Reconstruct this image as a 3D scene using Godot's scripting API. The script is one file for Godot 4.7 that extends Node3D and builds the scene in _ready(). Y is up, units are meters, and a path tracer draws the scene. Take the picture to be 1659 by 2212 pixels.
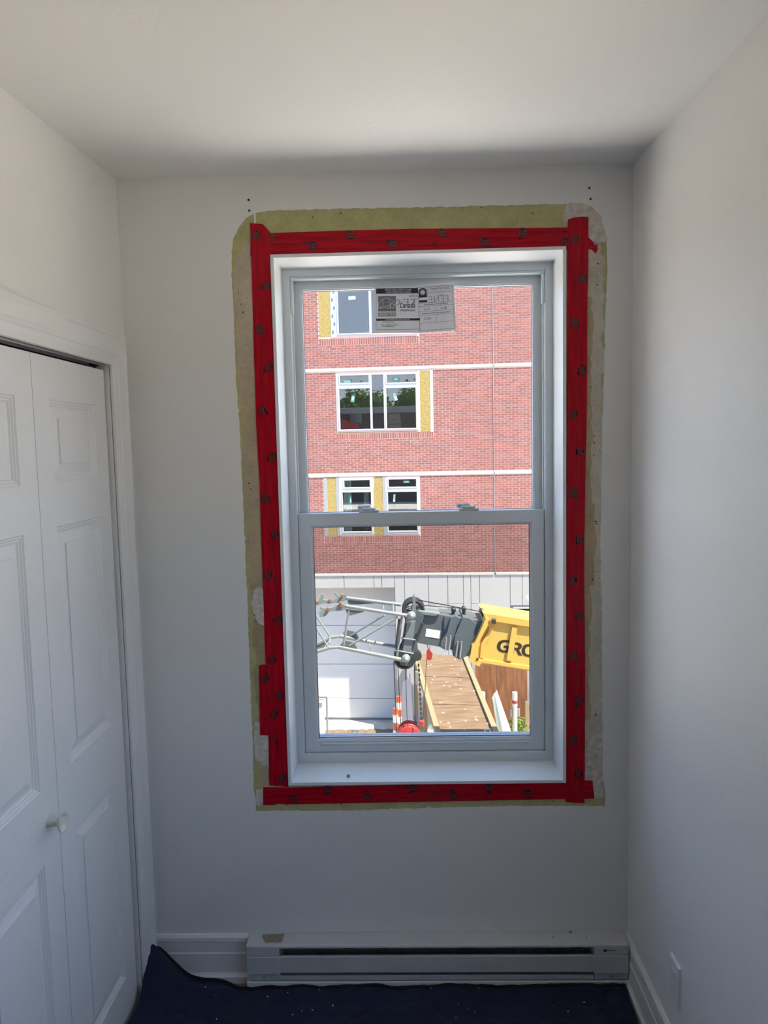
extends Node3D
# A small white room with a newly fitted double-hung window; across the street a brick building, a mobile crane and a fenced work site.
# Units are metres, y is up; the window wall lies at z = 0 and the room runs towards +z.

const XL := -0.8654      # face of the closet wall
const XR := 0.7173       # face of the wall with the outlet
const FLOOR := 0.03
const CEIL := 2.652
const BACK := 3.3        # wall behind the photographer
const GROUND := -6.4
const STREET_FACE := -0.27
const WX0 := -0.396
const WX1 := 0.513
const WY0 := 0.710
const WY1 := 2.413

var M := {}
var T: SurfaceTool
var X := Transform3D()
var taken := {}
var rng := RandomNumberGenerator.new()

# ---------------------------------------------------------------- mesh helpers
func start(x := Transform3D(), smooth := false):
	T = SurfaceTool.new()
	T.begin(Mesh.PRIMITIVE_TRIANGLES)
	X = x
	T.set_smooth_group(0 if smooth else -1)

func vert(p: Vector3):
	T.set_uv(Vector2(p.x, p.y))
	T.add_vertex(X * p)

func tri(a, b, c):          # counter-clockwise seen from outside
	vert(a); vert(c); vert(b)

func quad(a, b, c, d):
	tri(a, b, c); tri(a, c, d)

func face(pts: Array, out: Vector3):
	var n: Vector3 = (pts[1] - pts[0]).cross(pts[2] - pts[0])
	if n.dot(out) < 0: pts.reverse()
	for i in range(1, pts.size() - 1): tri(pts[0], pts[i], pts[i + 1])

func box(a: Vector3, b: Vector3):
	var lo := Vector3(minf(a.x, b.x), minf(a.y, b.y), minf(a.z, b.z))
	var hi := Vector3(maxf(a.x, b.x), maxf(a.y, b.y), maxf(a.z, b.z))
	for ax in 3:
		for s in [0, 1]:
			var pts := []
			for k in [[0, 0], [1, 0], [1, 1], [0, 1]]:
				var p := Vector3()
				p[ax] = hi[ax] if s else lo[ax]
				p[(ax + 1) % 3] = hi[(ax + 1) % 3] if k[0] else lo[(ax + 1) % 3]
				p[(ax + 2) % 3] = hi[(ax + 2) % 3] if k[1] else lo[(ax + 2) % 3]
				pts.append(p)
			var out := Vector3(); out[ax] = 1.0 if s else -1.0
			face(pts, out)

func cbox(a: Vector3, b: Vector3, r := 0.003):     # box with chamfered edges
	var c: Vector3 = (a + b) / 2.0
	var h: Vector3 = ((b - a) / 2.0).abs()
	r = minf(r, minf(h.x, minf(h.y, h.z)) * 0.9)
	for i in 3:
		var j := (i + 1) % 3
		var k := (i + 2) % 3
		for s in [-1.0, 1.0]:
			var pts := []
			for q in [[-1, -1], [1, -1], [1, 1], [-1, 1]]:
				var p := c
				p[i] += s * h[i]; p[j] += q[0] * (h[j] - r); p[k] += q[1] * (h[k] - r)
				pts.append(p)
			var out := Vector3(); out[i] = s
			face(pts, out)
			for t in [-1.0, 1.0]:
				var e := []
				for q in [[0, -1], [0, 1], [1, 1], [1, -1]]:
					var p := c
					p[i] += s * (h[i] - (r if q[0] else 0.0)); p[j] += t * (h[j] - (0.0 if q[0] else r)); p[k] += q[1] * (h[k] - r)
					e.append(p)
				var o2 := Vector3(); o2[i] = s; o2[j] = t
				face(e, o2)
	for sx in [-1.0, 1.0]:
		for sy in [-1.0, 1.0]:
			for sz in [-1.0, 1.0]:
				var s := Vector3(sx, sy, sz)
				var pts := []
				for i in 3:
					var p := c + s * (h - Vector3.ONE * r)
					p[i] = c[i] + s[i] * h[i]
					pts.append(p)
				face(pts, s)

func extrude(pts, z0: float, z1: float, back := true):    # outline in x, y; thickness along z
	var p := PackedVector2Array(pts)
	if Geometry2D.is_polygon_clockwise(p): p.reverse()
	var idx := Geometry2D.triangulate_polygon(p)
	for i in range(0, idx.size(), 3):
		var a := p[idx[i]]; var b := p[idx[i + 1]]; var c := p[idx[i + 2]]
		if (b - a).cross(c - a) < 0:
			var t := b; b = c; c = t
		tri(Vector3(a.x, a.y, z1), Vector3(b.x, b.y, z1), Vector3(c.x, c.y, z1))
		if back: tri(Vector3(a.x, a.y, z0), Vector3(c.x, c.y, z0), Vector3(b.x, b.y, z0))
	for i in p.size():
		var a := p[i]; var b := p[(i + 1) % p.size()]
		quad(Vector3(a.x, a.y, z0), Vector3(b.x, b.y, z0), Vector3(b.x, b.y, z1), Vector3(a.x, a.y, z1))

func slab(r: Rect2, holes: Array, z0: float, z1: float):   # a wall with rectangular holes
	var ys := [r.position.y, r.end.y]
	for h in holes: ys.append_array([h.position.y, h.end.y])
	ys.sort()
	for i in ys.size() - 1:
		if ys[i + 1] - ys[i] < 1e-5: continue
		var ym: float = (ys[i] + ys[i + 1]) / 2.0
		var cuts := []
		for h in holes:
			if h.position.y < ym and h.end.y > ym: cuts.append([h.position.x, h.end.x])
		cuts.sort()
		var x: float = r.position.x
		for c in cuts:
			if c[0] > x: box(Vector3(x, ys[i], z0), Vector3(c[0], ys[i + 1], z1))
			x = maxf(x, c[1])
		if x < r.end.x: box(Vector3(x, ys[i], z0), Vector3(r.end.x, ys[i + 1], z1))

func frame(x0, y0, x1, y1, prof: Array, is_open := false):  # profile of (inset, height) pairs swept round a rectangle with mitred corners
	for i in prof.size() - 1:
		var q := []
		for k in 2:
			var d: float = prof[i + k][0]
			var h: float = prof[i + k][1]
			var by: float = y0 if is_open else y0 + d
			q.append([Vector3(x0 + d, by, h), Vector3(x1 - d, by, h), Vector3(x1 - d, y1 - d, h), Vector3(x0 + d, y1 - d, h)])
		for k in range(1 if is_open else 0, 4):
			quad(q[0][k], q[0][(k + 1) % 4], q[1][(k + 1) % 4], q[1][k])

func ring(p: Vector3, d: Vector3, r: float, n: int) -> Array:
	var s := d.cross(Vector3.UP if absf(d.y) < 0.9 else Vector3.RIGHT).normalized()
	var t := d.cross(s).normalized()
	var out := []
	for i in n: out.append(p + (s * cos(TAU * i / n) + t * sin(TAU * i / n)) * r)
	return out

func skin(a: Array, b: Array):
	var n := a.size()
	for i in n: quad(a[i], a[(i + 1) % n], b[(i + 1) % n], b[i])

func cap(a: Array, flip: bool):
	for i in range(1, a.size() - 1):
		if flip: tri(a[0], a[i + 1], a[i])
		else: tri(a[0], a[i], a[i + 1])

func tube(p: Vector3, q: Vector3, r: float, n := 10, r2 := -1.0):
	var d := (q - p).normalized()
	var a := ring(p, d, r, n)
	var b := ring(q, d, r2 if r2 >= 0 else r, n)
	T.set_smooth_group(1)
	skin(a, b)
	T.set_smooth_group(-1)
	cap(a, true); cap(b, false)

func rope(pts: Array, r: float, n := 6):
	T.set_smooth_group(2)
	var last := []
	for i in pts.size():
		var d: Vector3 = (pts[mini(i + 1, pts.size() - 1)] - pts[maxi(i - 1, 0)]).normalized()
		var a := ring(pts[i], d, r, n)
		if i: skin(last, a)
		else: cap(a, true)
		last = a
	cap(last, false)
	T.set_smooth_group(-1)

func lathe(prof: Array, x: Transform3D, n := 20):          # (radius, height) pairs turned round the y axis of x
	T.set_smooth_group(3)
	var keep := X
	X = X * x
	var last := []
	for k in prof.size():
		var a := []
		for i in n: a.append(Vector3(cos(-TAU * i / n) * prof[k][0], prof[k][1], sin(-TAU * i / n) * prof[k][0]))
		if k: skin(last, a)
		last = a
	X = keep
	T.set_smooth_group(-1)

func aim(p: Vector3, d: Vector3) -> Transform3D:           # y axis along d
	var y := d.normalized()
	var x := y.cross(Vector3.BACK if absf(y.z) < 0.9 else Vector3.UP).normalized()
	return Transform3D(Basis(x, y, x.cross(y)), p)

func letters(s: String, at: Vector3, size: float, bold := 400, turn := 0.0, wide := 1.0, depth := 0.0002, face_name := "Droid Sans", mirror := false):
	var tm := TextMesh.new()
	var f := SystemFont.new()
	f.font_names = PackedStringArray([face_name])
	f.font_weight = bold
	tm.font = f; tm.text = s; tm.font_size = 64; tm.pixel_size = 0.01; tm.depth = depth / size * 0.46
	tm.curve_step = 4.0
	var k := size / 0.46
	var b := Basis(Vector3(0, 0, 1), turn) * Basis.from_scale(Vector3(k * wide * (-1.0 if mirror else 1.0), k, k))
	T.append_from(tm, 0, X * Transform3D(b, at))

func done(called: String, m, parent: Node = self) -> MeshInstance3D:
	T.generate_normals()
	return put(called, T.commit(), m, parent)

func put(called: String, mesh: Mesh, m, parent: Node = self) -> MeshInstance3D:
	var o := MeshInstance3D.new()
	o.mesh = mesh
	o.material_override = M[m] if m is String else m
	o.name = numbered(called) if parent == self else called
	parent.add_child(o, true)
	return o

func keep_uv_done(called: String, m, parent: Node = self) -> MeshInstance3D:    # meshes made of lettering carry their own normals
	return put(called, T.commit(), m, parent)

func numbered(called: String) -> String:
	taken[called] = taken.get(called, -1) + 1
	return called if taken[called] == 0 else "%s_%03d" % [called, taken[called]]

func thing(called: String, at := Vector3.ZERO, turn := 0.0) -> Node3D:
	var o := Node3D.new()
	o.name = numbered(called)
	add_child(o)
	o.position = at
	o.rotation.y = turn
	return o

func tag(o: Node, label: String, category := "", group := ""):
	o.set_meta("label", label)
	if category: o.set_meta("category", category)
	if group: o.set_meta("group", group)

func struct(o: Node, label := ""):
	o.set_meta("kind", "structure")
	if label: o.set_meta("label", label)

# ---------------------------------------------------------------- materials
func lin(r, g, b, a := 1.0) -> Color:
	var c := Color(r, g, b).linear_to_srgb()
	c.a = a
	return c

func mat(called: String, c: Color, rough := 0.6, more := {}) -> StandardMaterial3D:
	var m := StandardMaterial3D.new()
	m.resource_name = called
	m.albedo_color = c
	m.roughness = rough
	for k in more: m.set(k, more[k])
	M[called] = m
	return m

func noise_picture(seed_n: int, freq: float, w: int, h: int, stretch := Vector2.ONE, octaves := 4) -> Image:
	var n := FastNoiseLite.new()
	n.seed = seed_n
	n.noise_type = FastNoiseLite.TYPE_SIMPLEX_SMOOTH
	n.fractal_octaves = octaves
	n.frequency = freq
	var im := Image.create(w, h, false, Image.FORMAT_RGB8)
	for y in h:
		for x in w:
			var fx := float(x) / w
			var v := n.get_noise_2d(x * stretch.x, y * stretch.y) * (1.0 - fx) + n.get_noise_2d((x - w) * stretch.x, y * stretch.y) * fx
			v = clampf(0.5 + v * 0.8, 0, 1)
			im.set_pixel(x, y, Color(v, v, v))
	return im

func bump(m: StandardMaterial3D, im: Image, cm: float, scale: Vector3, tri_planar := true):
	m.heightmap_enabled = true
	m.heightmap_texture = ImageTexture.create_from_image(im)
	m.heightmap_scale = cm
	m.uv1_triplanar = tri_planar
	m.uv1_world_triplanar = tri_planar
	m.uv1_scale = scale

func tint_picture(seed_n: int, freq: float, side: int, a: Color, b: Color, stretch := Vector2.ONE) -> ImageTexture:
	var im := noise_picture(seed_n, freq, side, side, stretch)
	for y in side:
		for x in side:
			im.set_pixel(x, y, a.lerp(b, im.get_pixel(x, y).r))
	return ImageTexture.create_from_image(im)

func make_materials():
	var m := mat("wall_paint", lin(0.86, 0.85, 0.825), 0.55)
	bump(m, noise_picture(3, 0.11, 256, 256), 0.03, Vector3.ONE * 2.2)
	m = mat("ceiling_paint", lin(0.88, 0.87, 0.85), 0.85)
	bump(m, noise_picture(5, 0.09, 256, 256), 0.03, Vector3.ONE * 2.0)
	mat("floor_board", lin(0.30, 0.22, 0.15), 0.5)
	m = mat("trim_paint", lin(0.86, 0.855, 0.835), 0.38)
	m = mat("door_paint", lin(0.86, 0.86, 0.85), 0.42)
	var grain := noise_picture(11, 0.05, 256, 256, Vector2(3.2, 0.25), 3)
	m.heightmap_enabled = true
	m.heightmap_texture = ImageTexture.create_from_image(grain)
	m.heightmap_scale = 0.05
	m.uv1_scale = Vector3(3.2, 3.2, 1)
	mat("knob_white", lin(0.78, 0.75, 0.68), 0.25)
	mat("aluminium", lin(0.62, 0.64, 0.66), 0.35, {"metallic": 0.8})
	mat("black_metal", lin(0.02, 0.02, 0.022), 0.5)
	mat("window_plastic", lin(0.68, 0.73, 0.76), 0.32)
	mat("jamb_plastic", lin(0.86, 0.88, 0.885), 0.34)
	mat("gasket", lin(0.03, 0.03, 0.035), 0.6)
	mat("lock_grey", lin(0.56, 0.60, 0.62), 0.35)
	var g := mat("clear_glass", Color(1, 1, 1, 0.01), 0.0)
	g.transparency = BaseMaterial3D.TRANSPARENCY_ALPHA
	g = mat("far_glass", Color(0.02, 0.03, 0.035, 0.10), 0.0)
	g.transparency = BaseMaterial3D.TRANSPARENCY_ALPHA
	g.metallic_specular = 0.7
	g = mat("insect_mesh", Color(0.07, 0.07, 0.075, 0.20), 0.2)
	g.transparency = BaseMaterial3D.TRANSPARENCY_ALPHA
	g.metallic_specular = 0.0
	mat("spacer", lin(0.75, 0.78, 0.80), 0.3, {"metallic": 0.4})
	# the film shows paler streaks where it has not bonded, along each strip
	for e in [["red_tape", Vector2(0.35, 5.0)], ["red_tape_upright", Vector2(5.0, 0.35)]]:
		m = mat(e[0], lin(0.62, 0.003, 0.022), 0.3, {"metallic_specular": 0.3})
		m.albedo_texture = tint_picture(23, 0.02, 256, Color(0.78, 0.7, 0.7), Color(1, 1, 1), e[1])
		bump(m, noise_picture(21, 0.03, 256, 256, e[1] * 0.5, 2), 0.10, Vector3.ONE * 3.0)
	mat("tape_ink", lin(0.025, 0.008, 0.012), 0.4)
	mat("tape_ink_red", lin(0.42, 0.02, 0.03), 0.4)
	m = mat("filler", lin(0.82, 0.76, 0.69), 0.9)
	m.albedo_texture = tint_picture(31, 0.035, 256, Color(0.84, 0.82, 0.80), Color(1, 1, 1))
	bump(m, noise_picture(33, 0.06, 256, 256), 0.08, Vector3.ONE * 5.0)
	mat("heater_enamel", lin(0.62, 0.63, 0.635), 0.3)
	mat("fin_metal", lin(0.40, 0.41, 0.42), 0.4, {"metallic": 0.7})
	m = mat("dust_film", lin(0.50, 0.45, 0.37), 0.9)
	m.albedo_texture = tint_picture(61, 0.05, 128, Color(0.62, 0.58, 0.52), Color(1, 1, 1), Vector2(1.0, 2.0))
	m.uv1_triplanar = true
	m.uv1_scale = Vector3.ONE * 12.0
	mat("outlet_white", lin(0.80, 0.80, 0.79), 0.3)
	m = mat("blanket_cloth", lin(0.012, 0.016, 0.045), 0.95, {"rim_enabled": true, "rim": 0.25, "rim_tint": 0.6})
	bump(m, quilt_picture(), 0.5, Vector3.ONE * 3.4)
	mat("blanket_edge", lin(0.008, 0.008, 0.012), 0.95)
	mat("chip_white", lin(0.80, 0.78, 0.74), 0.8)
	mat("crumb_grey", lin(0.30, 0.27, 0.24), 0.95)
	mat("label_paper", lin(0.82, 0.82, 0.84), 0.5, {"backlight_enabled": true, "backlight": Color(0.55, 0.55, 0.56)})
	mat("print_black", lin(0.03, 0.03, 0.035), 0.5)
	mat("print_grey", lin(0.20, 0.20, 0.215), 0.5)
	mat("print_pale", lin(0.42, 0.42, 0.44), 0.5)
	mat("print_white", lin(0.72, 0.72, 0.74), 0.5)
	# outdoors
	for i in 6:
		var k: float = [0.86, 0.94, 1.0, 1.06, 1.13, 0.80][i]
		var w: float = [0.0, 0.01, 0.02, -0.005, 0.015, 0.02][i]
		mat("brick_%d" % i, lin(0.185 * k, 0.066 * k + w * 0.4, 0.056 * k + w * 0.4), 0.85)
	mat("brick_mix", Color.WHITE, 0.85, {"vertex_color_use_as_albedo": true})
	mat("mortar", lin(0.50, 0.37, 0.335), 0.9)
	mat("brick_average", lin(0.213, 0.101, 0.087), 0.9)
	mat("band_stone", lin(0.416, 0.416, 0.416), 0.6)
	mat("far_frame", lin(0.358, 0.392, 0.426), 0.4)
	mat("wool", lin(0.300, 0.237, 0.082), 0.95)
	bump(M["wool"], noise_picture(41, 0.12, 256, 256), 1.5, Vector3.ONE * 1.6)
	M["wool"].albedo_texture = tint_picture(43, 0.06, 128, Color(0.82, 0.80, 0.74), Color(1.0, 1.0, 1.0))
	mat("membrane", lin(0.339, 0.378, 0.416), 0.4)
	mat("membrane_blue", lin(0.029, 0.121, 0.290), 0.4)
	mat("mint", lin(0.242, 0.378, 0.329), 0.6)
	mat("mint_dark", lin(0.024, 0.174, 0.126), 0.6)
	mat("plain_room", lin(0.45, 0.42, 0.39), 0.9)
	m = mat("cladding", lin(0.37, 0.38, 0.395), 0.45)
	mat("garage_panel", lin(0.57, 0.61, 0.66), 0.5)
	mat("concrete", lin(0.66, 0.63, 0.57), 0.95)
	M["concrete"].albedo_texture = tint_picture(51, 0.02, 256, Color(0.80, 0.76, 0.70), Color(1, 1, 1))
	M["concrete"].uv1_triplanar = true
	M["concrete"].uv1_world_triplanar = true
	M["concrete"].uv1_scale = Vector3.ONE * 0.25
	mat("rubble", lin(0.174, 0.130, 0.092), 0.95)
	bump(M["rubble"], noise_picture(53, 0.08, 256, 256), 6.0, Vector3.ONE * 0.7)
	m = mat("rust_board", lin(0.251, 0.106, 0.044), 0.9)
	m.albedo_texture = tint_picture(55, 0.02, 256, Color(0.72, 0.70, 0.68), Color(1, 1, 1), Vector2(4.0, 0.5))
	m.uv1_triplanar = true
	m.uv1_scale = Vector3.ONE * 0.5
	m = mat("plywood", lin(0.19, 0.14, 0.092), 0.85)
	m.albedo_texture = tint_picture(57, 0.015, 256, Color(0.78, 0.72, 0.66), Color(1, 1, 1), Vector2(0.6, 3.0))
	m.uv1_triplanar = true
	m.uv1_scale = Vector3.ONE * 0.6
	mat("lumber", lin(0.26, 0.19, 0.11), 0.85)
	mat("jib_paint", lin(0.174, 0.203, 0.203), 0.45)
	mat("jib_plate", lin(0.097, 0.116, 0.116), 0.5)
	mat("boom_dark", lin(0.080, 0.102, 0.118), 0.4)
	mat("boom_edge", lin(0.145, 0.174, 0.184), 0.45)
	mat("steel_dark", lin(0.024, 0.027, 0.029), 0.5)
	mat("boom_yellow", lin(0.58, 0.38, 0.09), 0.4)
	mat("letter_dark", lin(0.017, 0.015, 0.009), 0.5)
	mat("rust_pin", lin(0.203, 0.097, 0.039), 0.7)
	mat("wire", lin(0.039, 0.034, 0.031), 0.6)
	mat("hook_red", lin(0.339, 0.029, 0.024), 0.45)
	mat("cone_orange", lin(0.411, 0.077, 0.020), 0.5)
	mat("white_band", lin(0.62, 0.62, 0.62), 0.5)
	mat("tarp_blue", lin(0.203, 0.222, 0.300), 0.7)
	mat("steel_grey", lin(0.203, 0.213, 0.222), 0.5)
	g = mat("plastic_sheet", Color(0.80, 0.92, 0.93, 0.55), 0.3)
	g.transparency = BaseMaterial3D.TRANSPARENCY_ALPHA
	mat("leaf_green", lin(0.105, 0.186, 0.025), 0.7, {"backlight_enabled": true, "backlight": Color(0.25, 0.4, 0.08)})
	mat("leaf_yellow", lin(0.279, 0.285, 0.037), 0.7, {"backlight_enabled": true, "backlight": Color(0.4, 0.4, 0.08)})
	mat("leaf_dark", lin(0.062, 0.099, 0.019), 0.7)
	mat("bark", lin(0.087, 0.062, 0.043), 0.9)
	mat("own_brick", lin(0.099, 0.081, 0.074), 0.9)
	mat("roof_white", lin(0.84, 0.83, 0.80), 0.8)
	mat("beige_panel", lin(0.30, 0.25, 0.22), 0.9)
	mat("coping", lin(0.279, 0.310, 0.335), 0.5)
	mat("awning_red", lin(0.363, 0.024, 0.020), 0.6)

func quilt_picture() -> Image:
	var im := Image.create(256, 256, false, Image.FORMAT_RGB8)
	var n := FastNoiseLite.new()
	n.seed = 9; n.frequency = 0.06
	for y in 256:
		for x in 256:
			var zig := absf(fposmod(x / 64.0, 1.0) - 0.5) * 44.0
			var d := absf(fposmod((y + zig) / 42.67, 1.0) - 0.5) * 2.0
			var v := clampf(pow(1.0 - d, 0.5) * 0.8 + n.get_noise_2d(x, y) * 0.15, 0, 1)
			im.set_pixel(x, y, Color(v, v, v))
	return im

func _ready():
	# camera, sky, sun, exposure
	var cam := Camera3D.new()
	cam.name = "camera"
	add_child(cam)
	cam.transform = Transform3D(Basis(Vector3(0.99947, -0.02166, -0.02419), Vector3(0.0194, 0.99575, -0.09), Vector3(0.02604, 0.08948, 0.99565)), Vector3(0, 1.82, 2.3625))
	cam.fov = 68.9
	cam.current = true
	var env := Environment.new()
	var sky := Sky.new()
	var sm := ProceduralSkyMaterial.new()
	sm.sky_top_color = Color(0.52, 0.66, 0.85)
	sm.sky_horizon_color = Color(0.86, 0.91, 0.96)
	sm.ground_horizon_color = Color(0.70, 0.70, 0.68)
	sm.ground_bottom_color = Color(0.45, 0.43, 0.40)
	sm.energy_multiplier = 3.0
	sky.sky_material = sm
	env.background_mode = Environment.BG_SKY
	env.sky = sky
	env.tonemap_mode = Environment.TONE_MAPPER_LINEAR
	env.tonemap_exposure = 1.55
	env.sdfgi_enabled = true
	env.ssao_enabled = true
	env.ssil_enabled = true
	var we := WorldEnvironment.new()
	we.name = "world_environment"
	we.environment = env
	add_child(we)
	var sun := DirectionalLight3D.new()
	sun.name = "sun"
	add_child(sun)
	sun.look_at_from_position(Vector3(1.13, 2.25, 0.62), Vector3.ZERO)
	sun.light_energy = 5.5
	sun.light_color = Color(1.0, 0.95, 0.86)
	sun.light_angular_distance = 0.6
	sun.shadow_enabled = true
	make_materials()
	build_shell()
	build_window()
	build_street()
	build_far_building()
	build_crane()
	build_own_side()
	build_closet()
	build_heater()
	build_tape()
	build_sticker()
	build_outlet()
	build_blanket()

# ---------------------------------------------------------------- the room
func ragged(pts: Array, step: float, amount: float, seed_n: int) -> PackedVector2Array:
	var n := FastNoiseLite.new()
	n.seed = seed_n; n.frequency = 1.0; n.fractal_octaves = 3
	var out := PackedVector2Array()
	var run := 0.0
	for i in pts.size():
		var a: Vector2 = pts[i]
		var b: Vector2 = pts[(i + 1) % pts.size()]
		var k := maxi(1, int(a.distance_to(b) / step))
		var side := (b - a).orthogonal().normalized()
		for j in k:
			var p := a.lerp(b, float(j) / k)
			run += step
			out.append(p + side * n.get_noise_1d(run * 90.0) * amount * (0.0 if j == 0 and k < 3 else 1.0))
	return out

func bare_outline() -> Array:
	return [Vector2(-0.4094, 2.5449), Vector2(-0.2372, 2.5458), Vector2(-0.0834, 2.5437), Vector2(0.0868, 2.5415), Vector2(0.2832, 2.5415), Vector2(0.5180, 2.5402), Vector2(0.5259, 2.5437), Vector2(0.5556, 2.5408), Vector2(0.5923, 2.5290), Vector2(0.6191, 2.4992), Vector2(0.6304, 2.4641), Vector2(0.6397, 2.4313), Vector2(0.6377, 2.4171), Vector2(0.6395, 2.3360), Vector2(0.6351, 2.2257), Vector2(0.6317, 2.0499), Vector2(0.6273, 1.9132), Vector2(0.6240, 1.6835), Vector2(0.6220, 1.4868), Vector2(0.6278, 1.2830), Vector2(0.6296, 1.0795), Vector2(0.6306, 0.8689), Vector2(0.6312, 0.7208), Vector2(0.6404, 0.6784), Vector2(0.6407, 0.6271), Vector2(0.3586, 0.6298), Vector2(0.1006, 0.6268), Vector2(-0.1574, 0.6197), Vector2(-0.3429, 0.6198), Vector2(-0.5090, 0.6206), Vector2(-0.5067, 0.6421), Vector2(-0.5121, 0.7027), Vector2(-0.5101, 0.8188), Vector2(-0.5105, 1.0307), Vector2(-0.5094, 1.2186), Vector2(-0.5097, 1.4250), Vector2(-0.5103, 1.5076), Vector2(-0.5109, 1.7454), Vector2(-0.5128, 1.9006), Vector2(-0.5185, 2.0540), Vector2(-0.5178, 2.2177), Vector2(-0.5190, 2.3674), Vector2(-0.5167, 2.4271), Vector2(-0.5094, 2.4673), Vector2(-0.4930, 2.4960), Vector2(-0.4691, 2.5250), Vector2(-0.4462, 2.5377)]

func inside_noise(n: FastNoiseLite, x: float, y: float) -> float:
	return n.get_noise_2d(x * 1000.0, y * 1000.0)

func bare_picture() -> Image:                 # old paint, glue and plaster left where the former casing sat
	var w := 640
	var h := 1040
	var im := Image.create(w, h, false, Image.FORMAT_RGB8)
	var n := FastNoiseLite.new(); n.seed = 71; n.frequency = 0.012; n.fractal_octaves = 4
	var fine := FastNoiseLite.new(); fine.seed = 73; fine.frequency = 0.12; fine.fractal_octaves = 2
	var olive := Vector3(0.50, 0.475, 0.225)
	var beige := Vector3(0.56, 0.475, 0.36)
	var brown := Vector3(0.46, 0.345, 0.19)
	var pale := Vector3(0.62, 0.575, 0.475)
	for j in h:
		for i in w:
			var x := -0.56 + 1.24 * (i + 0.5) / w
			var y := 2.60 - 2.0 * (j + 0.5) / h
			var wob := inside_noise(n, x, y)
			var c := olive
			var left_edge := -0.535 + (2.45 - y) * 0.018
			if y < 2.455 + wob * 0.03 and y > 0.685 + wob * 0.01:
				if x < 0.0:
					if x > left_edge + 0.018 + wob * 0.016 + 0.04 * smoothstep(2.36, 2.47, y):
						c = beige
						if y < 2.02 + wob * 0.3: c = beige.lerp(brown, 0.45)
						if y < 1.40 + wob * 0.08: c = brown
						if y < 0.90 + wob * 0.06: c = pale
						if y < 0.775 + wob * 0.02: c = beige.lerp(brown, 0.5)
				else:
					c = pale
					if y > 2.33 + wob * 0.02: c = pale.lerp(beige, 0.4)
					if x > 0.628 + wob * 0.02: c = olive if y > 1.85 else pale
					var reach := 0.594
					if y < 1.62 + wob * 0.03: reach = 0.604
					if y < 1.36: reach = 0.59
					if y < 2.26 + wob * 0.02 and y > 0.92 and x < reach + wob * 0.012: c = brown.lerp(beige, 0.25)
			c *= 1.0 + 0.10 * fine.get_noise_2d(i, j) + 0.16 * wob
			im.set_pixel(i, j, lin(clampf(c.x, 0, 1), clampf(c.y, 0, 1), clampf(c.z, 0, 1)))
	rng.seed = 19
	for p in [Vector2(-0.5000, 2.3018), Vector2(-0.4912, 2.2663), Vector2(-0.4892, 2.2422), Vector2(-0.4893, 1.7063), Vector2(-0.4855, 1.6885), Vector2(-0.2621, 2.5240), Vector2(-0.1762, 2.5326), Vector2(0.4126, 2.5156), Vector2(0.2564, 2.5379), Vector2(0.6140, 2.3584), Vector2(0.6099, 2.3225), Vector2(0.6086, 2.2975), Vector2(0.5898, 1.9841), Vector2(0.6018, 1.8362), Vector2(0.6019, 1.8117), Vector2(0.6020, 1.7712), Vector2(0.6071, 1.5653), Vector2(0.6100, 1.5564), Vector2(0.5989, 1.4041), Vector2(0.6005, 1.3787), Vector2(0.6109, 0.9356), Vector2(0.6100, 0.7930), Vector2(0.6056, 0.7680), Vector2(-0.4838, 1.2579), Vector2(-0.4875, 1.2793), Vector2(-0.4848, 0.8619), Vector2(-0.2257, 0.6410), Vector2(-0.4083, 0.6396), Vector2(0.4734, 0.6454)]:
		var pi := int((p.x + 0.56) / 1.24 * w)
		var pj := int((2.60 - p.y) / 2.0 * h)
		for a in range(-1, 2):
			for b in range(-1, 2):
				if (a == 0 and b == 0 or rng.randf() < 0.3) and pi + a > 0 and pi + a < w and pj + b > 0 and pj + b < h: im.set_pixel(pi + a, pj + b, Color(0.08, 0.06, 0.05))
	return im

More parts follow.
